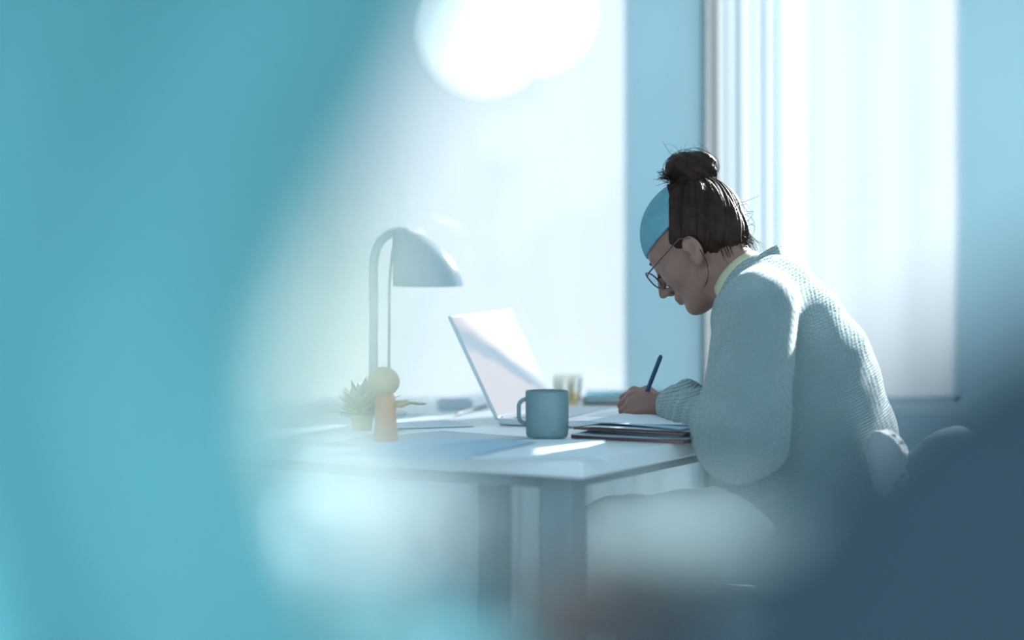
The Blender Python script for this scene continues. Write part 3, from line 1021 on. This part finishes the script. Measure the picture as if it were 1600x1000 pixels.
def bun_sdf(p):
    w = p - BUN
    a = np.arctan2(w[:, 2], w[:, 0])
    r = np.sqrt(w[:, 0] ** 2 + w[:, 2] ** 2)
    d = ell(p, BUN, (0.044, 0.040, 0.030))
    d = sm(d, ell(p, BUN + [0.012, 0, -0.014], (0.030, 0.034, 0.024)), 0.015)
    d = sm(d, ell(p, BUN + [-0.018, -0.01, 0.006], (0.024, 0.028, 0.021)), 0.008)
    d = sm(d, ell(p, BUN + [0.016, -0.014, 0.008], (0.026, 0.026, 0.021)), 0.006)
    d = sm(d, cone(p, BUN + [0.0, 0, -0.02], hw(np.array([-0.005, 0, 0.045]) + bdir * 0.075), 0.026, 0.036), 0.012)
    sw = np.sin(w[:, 0] * 210 + w[:, 2] * 330 + 3 * np.sin(w[:, 1] * 60)) * 0.0013 + np.sin(w[:, 0] * 480 - w[:, 2] * 420 + w[:, 1] * 200) * 0.0006
    return d + sw


sdf_mesh(bun_sdf, BUN - 0.09, BUN + 0.09, 0.0025, 'hair_bun', 'hair', hair)
# loose strands: tufts of the bun, fly-aways, curls at the back, the lock behind the ear
hs = MB()


def strand(pts, r=0.0006):
    # smooth the control polyline
    pts = np.asarray(pts, float)
    t = np.linspace(0, 1, len(pts)); tt = np.linspace(0, 1, 14)
    deg = min(3, len(pts) - 1)
    q = np.stack([np.polyval(np.polyfit(t, pts[:, i], deg), tt) for i in range(3)], 1)
    hs.tube(q, np.linspace(r, r * 0.3, 14), 3, cap=False)


for k in range(60):      # the tuft left of the bun
    a = P(1064 + rng.normal(0, 6), 280 + rng.normal(0, 5), 4.24 + rng.normal(0, .008))
    b = P(1034 + rng.normal(0, 5), 276 + rng.normal(0, 8), 4.23 + rng.normal(0, .02))
    m_ = 0.5 * (a + b) + rng.normal(0, .003, 3)
    strand([a, m_, b], 0.0010)
for k in range(46):      # loops around the bun
    a0 = rng.uniform(0, 6.28); da = rng.uniform(0.8, 2.6)
    ys = rng.uniform(-0.035, 0.02); rs = rng.uniform(0.94, 1.16) * math.sqrt(max(0.2, 1 - (ys / 0.045) ** 2))
    pts = [BUN + np.array([0.045 * rs * math.cos(a0 + da * t), ys, 0.033 * rs * math.sin(a0 + da * t)]) + rng.normal(0, .0015, 3) for t in (0, .33, .66, 1)]
    strand(pts, 0.0006)
for k in range(26):      # fly-aways above the bun
    a = BUN + np.array([rng.uniform(-.035, .035), rng.uniform(-.02, .02), 0.02])
    e = a + np.array([rng.uniform(-.03, .02), rng.uniform(-.01, .01), rng.uniform(.006, .032)])
    strand([a, 0.5 * (a + e) + rng.normal(0, .006, 3), e], 0.00035)
for k in range(90):      # along the back of the head, combed to the bun
    az = rng.uniform(0, 6.28); t0_ = rng.uniform(1.1, 1.9)
    pts = []
    for t in np.linspace(t0_, 0.45, 5):
        dr = bdir * math.cos(t) + (b1 * math.cos(az) + b2 * math.sin(az)) * math.sin(t)
        q0 = np.array([-0.004, 0, 0.046])
        rr_ = 1.0 / np.linalg.norm(dr / np.array([0.104, 0.083, 0.092]))
        pts.append(hw(q0 + dr * (rr_ + rng.uniform(0, .003))))
    ql = hl(np.array(pts))
    if (ql[:, 0] - 0.88 * ql[:, 2] > 0.0).any() or (np.array(pts)[:, 0] < XB + 0.004).any(): continue
    strand(pts, 0.0007)
for k in range(34):      # wispy curls at the nape and back
    a = P(1150 + rng.uniform(-8, 12), 345 + rng.uniform(-30, 40), 4.2 + rng.uniform(-.03, .05))
    e = a + np.array([rng.uniform(-.004, .030), rng.uniform(-.01, .01), rng.uniform(-.035, .01)])
    m1 = a + np.array([.018, 0, .004]) * rng.uniform(.4, 1.3)
    strand([a, m1, 0.5 * (m1 + e) + rng.normal(0, .005, 3), e], 0.0005)
for k in range(70):      # short hair over the nape edge
    yy = rng.uniform(-.06, .066)
    xx = -0.085 + 0.9 * abs(yy) ** 1.0 * 0.75
    a = hw((xx - 0.004, yy * 1.02, -0.012 + rng.normal(0, .006)))
    e = hw((xx + rng.uniform(-.004, .010), yy * 0.98, -0.055 + rng.normal(0, .007)))
    strand([a, 0.5 * (a + e) - 0.004 * Fv + rng.normal(0, .002, 3), e], 0.0008)
for k in range(16):
    a = hw((-0.085, rng.uniform(-.03, .03), -0.03)); e = a + np.array([rng.uniform(.005, .035), rng.uniform(-.01, .01), rng.uniform(-.035, -.012)])
    strand([a, 0.5 * (a + e) + rng.normal(0, .004, 3), e], 0.0005)
for k in range(3):
    strand([hw((-0.022, 0.083, -0.012)), hw((-0.020, 0.083, -0.04)), hw((-0.006, 0.076, -0.062)), hw((0.018, 0.066, -0.070 - 0.002 * k))], 0.0009)
hso = hs.build('loose_strands', 'hair', hair, smooth=True)
hso['kind'] = 'stuff'
# eyebrow and lashes
for s in (1, -1):
    eb = MB()
    eb.tube([hw((0.0955, s * 0.014, 0.027)), hw((0.0945, s * 0.028, 0.033)), hw((0.083, s * 0.046, 0.031))], [0.0022, 0.0026, 0.001], 6)
    eb.build('eyebrow', 'hair', person, smooth=True)
for s in (1, -1):
    el_ = MB()
    el_.tube([hw((0.0925, s * 0.020, 0.004)), hw((0.0945, s * 0.031, 0.001)), hw((0.087, s * 0.043, 0.004))], [0.0010, 0.0016, 0.001], 6)
    el_.build('eyelash', 'hair', person, smooth=True)

# ---- hair reflection: teal shell standing in for a glass reflection on brow and hair
def reflection_sdf(p):
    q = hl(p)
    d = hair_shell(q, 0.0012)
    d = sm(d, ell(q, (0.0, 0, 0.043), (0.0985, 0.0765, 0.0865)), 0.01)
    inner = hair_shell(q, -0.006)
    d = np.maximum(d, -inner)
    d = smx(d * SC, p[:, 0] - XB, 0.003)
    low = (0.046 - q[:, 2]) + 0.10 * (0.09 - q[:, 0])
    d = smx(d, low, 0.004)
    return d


sdf_mesh(reflection_sdf, HO - 0.15, HO + 0.15, 0.0028, 'hair_reflection', 'reflection_shell', person)

# ---- glasses
gl = MB()
GL = None
for s in (1, -1):
    ring = []
    for k in range(25):
        a = 2 * math.pi * k / 24
        yy = s * 0.033 + 0.0235 * np.sign(math.cos(a)) * abs(math.cos(a)) ** 0.8
        zz = 0.003 + 0.0185 * np.sign(math.sin(a)) * abs(math.sin(a)) ** 0.8
        xx = 0.1065 - 0.10 * max(0, abs(yy) - 0.02) + 0.10 * zz
        ring.append(hw((xx, yy, zz)))
    gl.tube(ring, 0.0014, 6, cap=False)
    gl.tube([hw((0.103, s * 0.0555, 0.012)), hw((0.095, s * 0.064, 0.013)), hw((0.06, s * 0.0765, 0.016)), hw((0.0, s * 0.0835, 0.024)), hw((-0.02, s * 0.0835, 0.012))], [0.0014, 0.0014, 0.0012, 0.0012, 0.0012], 6)
gl.tube([hw((0.1075, 0.0105, 0.008)), hw((0.1105, 0, 0.010)), hw((0.1075, -0.0105, 0.008))], 0.0014, 6)
glo = gl.build('glasses', 'gframe', person, smooth=True)
for s in (1, -1):
    vs_ = [hw((0.1065 + 0.0003, s * 0.033, 0.003))]
    for k in range(24):
        a = 2 * math.pi * k / 24
        yy = s * 0.033 + 0.0228 * np.sign(math.cos(a)) * abs(math.cos(a)) ** 0.8
        zz = 0.003 + 0.018 * np.sign(math.sin(a)) * abs(math.sin(a)) ** 0.8
        vs_.append(hw((0.1065 - 0.10 * max(0, abs(yy) - 0.02) + 0.10 * zz, yy, zz)))
    MB().add(vs_, [(0, 1 + k, 1 + (k + 1) % 24) for k in range(24)]).build('lens', 'lens', glo, smooth=True)


# ---- cardigan
def sweater_sdf(p):
    b = cone(p, P(1272, 830, 4.11), P(1258, 695, 4.12), 0.160, 0.150)
    b = sm(b, cone(p, P(1258, 695, 4.12), P(1243, 590, 4.135), 0.150, 0.132), 0.04)
    b = sm(b, cone(p, P(1243, 590, 4.135), P(1210, 505, 4.155), 0.132, 0.106), 0.04)
    b = sm(b, cone(p, P(1210, 505, 4.155), P(1186, 452, 4.16), 0.106, 0.060), 0.03)
    b = sm(b, cone(p, SH_R, P(1200, 480, 4.16), 0.060, 0.072), 0.04)
    b = sm(b, cone(p, SH_L + [0.0, 0, 0.0], P(1200, 475, 4.15), 0.060, 0.072), 0.03)
    # neck opening
    b = smx(b, -cone(p, NECK_T + (NECK_T - NB) * 0.4, NB + [0, 0, 0.01], 0.056, 0.056), 0.008)
    # sleeves
    a = cone(p, SH_L + [0, 0, -0.006], EL_L, 0.067, 0.077)
    a = sm(a, cone(p, EL_L, P(1100, 655, 4.10), 0.074, 0.052), 0.02)
    a = sm(a, cone(p, P(1100, 655, 4.10), P(1052, 636, 4.20), 0.050, 0.033), 0.015)
    for (x, y, d_, r) in ((1041, 634, 4.232, 0.0275), (1056, 631, 4.205, 0.034), (1074, 628, 4.17, 0.040)):
        c = P(x, y, d_)
        a = sm(a, ell(p, c, (r * 0.62, r, r)), 0.007)
    a = sm(a, ell(p, P(1078, 616, 4.18), (0.030, 0.03, 0.022)), 0.012)
    # wrinkles gathering at the elbow and forearm
    wr = EL_L - p
    rr_ = np.linalg.norm(wr, axis=1)
    an = np.arctan2(p[:, 2] - EL_L[2], p[:, 0] - EL_L[0])
    fa = (WR_L - EL_L) / np.linalg.norm(WR_L - EL_L)
    sa_ = (p - EL_L) @ fa
    a = a + 0.0030 * np.sin(sa_ * 130 + p[:, 2] * 30) * np.exp(-((sa_ - 0.13) / 0.09) ** 2) + 0.002 * np.sin(p[:, 2] * 70 + p[:, 0] * 40) * np.clip((0.95 - p[:, 2]) / 0.2, 0, 1)
    r_ = cone(p, SH_R, EL_R, 0.062, 0.062)
    r_ = sm(r_, cone(p, EL_R, WR_R + (EL_R - WR_R) * 0.12, 0.060, 0.034), 0.02)
    b = b + 0.0028 * np.sin(p[:, 2] * 24 + p[:, 0] * 62 + 2 * np.sin(p[:, 1] * 18)) * np.clip((1.0 - p[:, 2]) / 0.22, 0, 1) + 0.0016 * np.sin(p[:, 0] * 45 - p[:, 2] * 75 + 3 * np.sin(p[:, 1] * 14))
    d = sm(b, a, 0.004)
    d = sm(d, r_, 0.015)
    # openings: cuffs and hem
    for w, e in ((WR_L, P(1052, 636, 4.20)), (WR_R, EL_R)):
        ax = (w - e) / np.linalg.norm(w - e)
        d = smx(d, -cone(p, w - ax * 0.012, w + ax * 0.05, 0.0245, 0.030), 0.003)
    d = smx(d, (0.50 + 0.01 * np.sin(p[:, 0] * 40) - p[:, 2]), 0.01)
    return d


sp = np.array([SH_L, SH_R, EL_L, EL_R, PEL, WR_L, WR_R, C7])
sw = sdf_mesh(sweater_sdf, sp.min(0) - 0.19, sp.max(0) + 0.19, 0.0042, 'cardigan', 'sweater', person)
# stand-up collar, high at the back of the neck
cc = C7 + FD * 0.028 + np.array([0, 0, -0.012])


def collar_fn(u, v):
    a = -1.75 + 3.5 * u
    dirv = -FD * math.cos(a) + LD_ * math.sin(a)
    hgt = 0.052 * (0.35 + 0.65 * math.cos(a * 0.62) ** 2)
    r = 0.068 + 0.010 * v - 0.012 * (1 - math.cos(a)) * 0.3
    tilt = -0.022 * v
    fw = FD * 0.035 * (1 - math.cos(a)) * 0.5
    return cc + dirv * (r + tilt) + fw + np.array([0, 0, -0.018 - 0.045 * (1 - math.cos(a)) * 0.5 + hgt * v * 1.35])


MB().sheet(collar_fn, 36, 6, 0.006).build('collar', 'sweater', sw, smooth=True)


nax = (NECK_T - NB) / np.linalg.norm(NECK_T - NB)
nb1 = np.cross(nax, LD_); nb1 /= np.linalg.norm(nb1)
if nb1 @ FD < 0: nb1 = -nb1
nb2 = np.cross(nax, nb1)


def shirt_fn(u, v):
    a = 2 * math.pi * u
    return NB + nax * (-0.02 + 0.050 * v - 0.012 * math.cos(a)) + (nb1 * math.cos(a) + nb2 * math.sin(a)) * (0.0545 - 0.003 * v)


MB().sheet(shirt_fn, 36, 4, 0.002).build('shirt_collar', 'shirt', person, smooth=True)


# ---- trousers and shoes
def trousers_sdf(p):
    d = cone(p, P(1275, 790, 4.12), PEL, 0.125, 0.130)
    for (hp_, kn, an) in ((HIP_L, KN_L, AN_L), (HIP_R, KN_R, AN_R)):
        e = cone(p, hp_, kn, 0.090, 0.067)
        e = sm(e, cone(p, kn, an + [0, 0, 0.03], 0.066, 0.058), 0.02)
        d = sm(d, e, 0.02)
    d = d + 0.002 * np.sin(p[:, 0] * 60 + p[:, 2] * 90)
    return smx(d, 0.11 - p[:, 2], 0.008)


tp = np.array([PEL, KN_L, KN_R, AN_L, AN_R])
sdf_mesh(trousers_sdf, tp.min(0) - 0.16, tp.max(0) + 0.17, 0.0055, 'trousers', 'trousers', person)


def shoe_at(an):
    def f(p):
        d = cone(p, an + [0.005, 0, -0.04], an + TOE + [0, 0, 0.0], 0.042, 0.033)
        d = sm(d, cone(p, an + [0.02, 0, -0.03], an + [0.012, 0, -0.01], 0.042, 0.042), 0.02)
        return smx(d, 0.005 - p[:, 2], 0.003)
    return f


for an in (AN_L, AN_R):
    sdf_mesh(shoe_at(an), np.minimum(an, an + TOE) - 0.07, np.maximum(an, an + TOE) + 0.08, 0.005, 'shoe', 'shoe', person)

# ---- her chair
ch = empty('desk_chair', (PEL[0], PEL[1], 0), 'grey upholstered desk chair with a low rounded back, under the seated woman', 'chair')
CS = np.array([PEL[0], PEL[1], 0.0]) + FD * 0.06


def CP(f, s, z):
    return CS + FD * f + LD_ * s + np.array([0, 0, z])


FR = np.stack([FD, LD_, np.array([0, 0, 1.0])], 1)


def seat_sdf(p):
    q = (p - CP(0, 0, 0.425)) @ FR
    w = np.abs(q) - np.array([0.21, 0.215, 0.018])
    return np.linalg.norm(np.maximum(w, 0), axis=1) + np.minimum(w.max(1), 0) - 0.022


seat_top = 0.465
sdf_mesh(seat_sdf, CP(0, 0, 0.425) - [0.38, 0.38, 0.07], CP(0, 0, 0.425) + [0.38, 0.38, 0.07], 0.009, 'seat', 'chairfab', ch)


def back_fn(u, v):
    a = (-1.0 + 2.0 * u) * 0.62
    zt = 0.47 + (0.765 - 0.07 * abs(2 * u - 1) ** 2.5 - 0.47) * v
    return CP(-0.30 * math.cos(a) - 0.03 * v + 0.03, 0.27 * math.sin(a), zt)


MB().sheet(back_fn, 28, 10, 0.028).build('backrest', 'chairfab', ch, smooth='auto', bevel=0.008)
for (f, s) in ((0.17, 0.17), (0.17, -0.17), (-0.17, 0.17), (-0.17, -0.17)):
    MB().tube([CP(f * 1.15, s * 1.15, 0.0045), CP(f, s, 0.405)], [0.011, 0.016], 10).build('leg', 'wood', ch, smooth='auto')


def fur_sdf(p):
    c = P(1380, 697, 3.93)
    d = ell(p, c, (0.028, 0.04, 0.028))
    d = sm(d, ell(p, c + [0.016, 0.01, -0.045], (0.034, 0.045, 0.045)), 0.03)
    return d + 0.003 * np.sin(p[:, 0] * 260 + p[:, 1] * 90) * np.sin(p[:, 2] * 240)


fo = sdf_mesh(fur_sdf, P(1388, 712, 3.93) - 0.16, P(1388, 712, 3.93) + 0.12, 0.006, 'sheepskin_throw', 'fur')
tag(fo, 'small white sheepskin throw over the chair back behind the woman', 'throw')


# ================================================================== FOREGROUND (out of focus)
# ---- pendant lamp with two globes over the near side of the desk
pd = empty('pendant_lamp', P(790, 40, 3.0), 'glowing white pendant lamp of two globes hanging above the desk', 'pendant lamp')
g1 = P(757, 48, 3.0); g2 = P(836, 22, 3.06)
MB().ball(g1, 0.078, 32, 20).build('globe', 'globe', pd, smooth=True)
MB().ball(g2, 0.074, 32, 20).build('globe', 'globe', pd, smooth=True)
for g, r in ((g1, 0.078), (g2, 0.074)):
    MB().lathe([(0.0, 0.0), (0.022, 0.0), (0.022, 0.03), (0.004, 0.036), (0.0, 0.036)], 20, g + [0, 0, r - 0.004]).build('socket', 'brass', pd, smooth='auto')
    MB().tube([g + [0, 0, r + 0.03], np.array([0.5 * (g1 + g2)[0], 3.03, ZC - 0.03])], 0.0025, 6).build('cord', 'brass', pd)
MB().lathe([(0.0, 0.0), (0.05, 0.0), (0.05, 0.03), (0.0, 0.03)], 24, (0.5 * (g1 + g2)[0], 3.03, ZC - 0.0305)).build('ceiling_rose', 'brass', pd, smooth='auto')

# ---- teal drape tied back beside the camera
YD = 1.0
dr_ = empty('drape', (-0.6, YD, 0.01), 'heavy teal drape tied back in the near foreground at the left', 'curtain')


def edge_x(z):
    zs = [0.0, 0.85, 0.93, 1.02, 1.07, 1.11, 1.15, 1.19, 1.22, 1.4, 1.8, 2.4]
    xs = [-0.02, -0.04, -0.058, -0.098, -0.097, -0.080, -0.060, -0.040, -0.025, 0.06, 0.19, 0.30]
    return float(np.interp(z, zs, xs))


def drape_fn(u, v, off=0.0):
    z = 0.02 + v * 2.42
    e = edge_x(z)
    x = -1.25 + (e + 1.25) * u
    dep = 0.045 * math.sin(u * 2 * math.pi * 6.0 + 0.6 * math.sin(z * 2)) + 0.02 * math.sin(u * 31 + z)
    sweep = 0.10 * (1 - u)
    return (x, YD + dep * (0.6 + 0.4 * u) - sweep, z)


MB().sheet(drape_fn, 120, 60).build('fabric', 'curtain', dr_, smooth=True)


def lining_fn(u, v):
    z = 0.02 + v * 2.42
    e = edge_x(z)
    wd = 0.045 * float(np.interp(z, [0.9, 1.0, 1.03, 1.06, 1.10, 1.15], [0.0, 0.0, 0.5, 1.0, 0.9, 0.0])) + 0.001
    dep = drape_fn(1.0, v)[1]
    return (e + 0.001 + wd * u, dep + 0.004 + 0.01 * math.sin(u * 3), z)


MB().sheet(lining_fn, 6, 60, 0.002).build('lining', 'lining', dr_, smooth=True)
MB().tube([(-1.4, YD - 0.02, 2.46), (0.6, YD - 0.02, 2.46)], 0.014, 10).build('rod', 'wood', dr_, smooth='auto')

# ---- navy armchair, seen from behind
AX, AY = 0.30, 0.80
ac = empty('armchair', (AX, AY + 0.3, 0), 'dark navy round-backed armchair in the near foreground at the lower right', 'armchair')


def ac_back(p):
    q = p - np.array([AX, AY, 0.0])
    dz = np.maximum(q[:, 2] - 0.80, 0)
    dx = q[:, 0]
    e = ell(np.stack([dx, np.zeros(len(p)), dz], 1), (0, 0, 0), (0.30, 1.0, 0.33))
    side = np.maximum(e, 0.30 - q[:, 2])
    w = np.abs(q[:, 1] + 0.06 * (dx / 0.3) ** 2 - 0.04) - 0.055
    return smx(side, w, 0.045)


def rbox(c, hs_, r):
    def f(p):
        w = np.abs(p - np.array(c)) - np.array(hs_)
        return np.linalg.norm(np.maximum(w, 0), axis=1) + np.minimum(w.max(1), 0) - r
    return f


sdf_mesh(ac_back, (AX - 0.4, AY - 0.2, 0.2), (AX + 0.4, AY + 0.2, 1.2), 0.012, 'backrest', 'navy', ac)
sdf_mesh(rbox((AX, AY + 0.37, 0.36), (0.19, 0.25, 0.07), 0.03), (AX - 0.3, AY, 0.2), (AX + 0.3, AY + 0.75, 0.5), 0.014, 'seat', 'navy', ac)
for sx in (-1, 1):
    c_ = (AX + sx * 0.265, AY + 0.36, 0.44)
    sdf_mesh(rbox(c_, (0.012, 0.25, 0.16), 0.03), np.array(c_) - [0.1, 0.4, 0.26], np.array(c_) + [0.1, 0.4, 0.26], 0.012, 'armrest', 'navy', ac)
for (x, y) in ((-0.2, 0.08), (0.2, 0.08), (-0.2, 0.58), (0.2, 0.58)):
    MB().tube([(AX + x, AY + y, 0.0045), (AX + x, AY + y, 0.27)], [0.016, 0.022], 10).build('leg', 'wood', ac, smooth='auto')

# ---- side table with a vase of white flowers
stc = np.array([-0.15, 1.42, 0.0])
tb = empty('side_table', stc, 'small dark wooden side table under the vase of white flowers', 'side table')
MB().lathe([(0.0, 0.57), (0.135, 0.57), (0.14, 0.58), (0.14, 0.592), (0.135, 0.60), (0.0, 0.60)], 40, stc).build('table_top', 'wood', tb, smooth='auto')
MB().lathe([(0.0, 0.02), (0.022, 0.02), (0.016, 0.10), (0.016, 0.48), (0.035, 0.57), (0.0, 0.57)], 24, stc).build('pedestal', 'wood', tb, smooth='auto')
MB().lathe([(0.0, 0.0045), (0.11, 0.0045), (0.11, 0.015), (0.03, 0.03), (0.0, 0.03)], 32, stc).build('foot', 'wood', tb, smooth='auto')
va = empty('flower_vase', stc + [0, 0, 0.6], 'vase of white flowers, blue-green leaves and brown seed heads, blurred in the foreground', 'vase')
MB().lathe([(0.0, 0.6005), (0.04, 0.6005), (0.055, 0.63), (0.058, 0.68), (0.042, 0.75), (0.03, 0.79), (0.034, 0.81), (0.031, 0.81), (0.027, 0.79), (0.039, 0.75), (0.054, 0.68), (0.05, 0.63), (0.0, 0.606)], 32, stc).build('vase_body', 'vase', va, smooth=True)
vtop = stc + np.array([0, 0, 0.80])
for k in range(22):                                   # blue-green leaves filling the bouquet
    tip = P(rng.uniform(425, 850), rng.uniform(930, 1035), rng.uniform(1.28, 1.50))
    ax_ = tip - (vtop + [0, 0, -0.02]); La = np.linalg.norm(ax_); ax_ = ax_ / La
    sd = np.cross(ax_, [0.0, 1.0, 0.15]); sd /= np.linalg.norm(sd)
    ll = 0.085; b0 = tip - ax_ * ll

    def ef(uu, vv, b0=b0, ax_=ax_, sd=sd, ll=ll):
        wd = 0.027 * math.sin(math.pi * min(1, 0.04 + 0.96 * uu)) ** 0.7
        return b0 + ax_ * ll * uu + sd * wd * (vv - .5) * 2 + np.array([0, -0.006, 0]) * (1 - (2 * vv - 1) ** 2)
    MB().sheet(ef, 7, 4, 0.0007).build('leaf', 'eucalyptus', va, smooth=True)
    MB().tube([vtop - [0, 0, 0.1], vtop + (b0 - vtop) * 0.4, b0 + ax_ * 0.01], 0.0016, 5).build('stem', 'stem', va, smooth=True)
blooms = [(606, 826, 1.40, 0.060), (528, 846, 1.37, 0.036), (690, 832, 1.44, 0.044), (1030, 838, 1.45, 0.034), (1110, 842, 1.44, 0.040), (1200, 850, 1.47, 0.036)]
for (px, py, d_, r) in blooms:
    c = P(px, py, d_)
    bl_ = MB().ball(c, r * 0.72, 14, 10).build('bloom', 'petal', va, smooth=True)
    for ring_, (n_, tilt, rad) in enumerate(((6, 0.35, 0.62), (8, 0.95, 0.9))):
        for k in range(n_):
            a = 2 * math.pi * (k + 0.5 * ring_) / n_

            def pf(uu, vv, a=a, tilt=tilt, rad=rad, c=c, r=r):
                s_ = (vv - .5) * 2
                ang = a + s_ * 0.55 * math.sin(math.pi * (0.15 + 0.8 * uu))
                rr2 = r * (0.30 + rad * 0.8 * math.sin(uu * 1.5 * (0.5 + tilt * 0.5)))
                zz = r * (-0.5 + 1.35 * uu * (1.15 - tilt * 0.75))
                return c + np.array([rr2 * math.cos(ang), rr2 * math.sin(ang), zz])
            MB().sheet(pf, 5, 4, 0.0008).build('petal', 'petal', bl_, smooth=True)
    m1 = vtop + np.array([(c[0] - vtop[0]) * 0.12, (c[1] - vtop[1]) * 0.12, 0.03])
    m2 = vtop + (c - vtop) * 0.6 + np.array([0, 0, 0.012])
    MB().tube([stc + [0, 0, 0.64], vtop, m1, m2, c - [0, 0, r * 0.4]], 0.0028, 6).build('stem', 'stem', va, smooth=True)
for (px, py, d_, r) in ((930, 958, 1.40, 0.038), (870, 985, 1.36, 0.024), (1010, 975, 1.42, 0.03)):
    c = P(px, py, d_)
    sh_ = MB()
    sh_.ball(c, (r, r, r * 0.9), 16, 12)
    so = sh_.build('seed_head', 'dried', va, smooth=True)
    for k in range(24):
        v_ = rng.normal(0, 1, 3); v_ /= np.linalg.norm(v_)
        MB().tube([c + v_ * r * 0.95, c + v_ * r * 1.22], [0.003, 0.0008], 5).build('spike', 'dried', so)
    MB().tube([stc + [0, 0, 0.64], vtop, vtop + (c - vtop) * 0.5 + [0, 0, 0.01], c], 0.0024, 6).build('stem', 'stem', va, smooth=True)

# ---- added globe lamp, hidden behind the drape to brighten its left side
M['addedglobe'] = mat('added_lamp_globe', (0.9, 0.92, 0.93), 0.4, noise=0.01, emis=(0.75, 0.95, 1.0), estr=34.0)
flc = np.array([-0.29, 1.24, 0.0])
flo = empty('added_lamp', flc, 'added globe lamp hidden behind the teal drape, brightening its left side', 'floor lamp')
MB().lathe([(0.0, 0.0045), (0.10, 0.0045), (0.10, 0.016), (0.015, 0.03), (0.0, 0.03)], 32, flc).build('lamp_base', 'wood', flo, smooth='auto')  # base of the added lamp
MB().tube([flc + [0, 0, 0.02], flc + [0, 0, 0.90]], 0.009, 10).build('added_lamp_pole', 'wood', flo, smooth='auto')
MB().ball(flc + [0, 0, 0.97], 0.08, 28, 18).build('globe', 'addedglobe', flo, smooth=True)
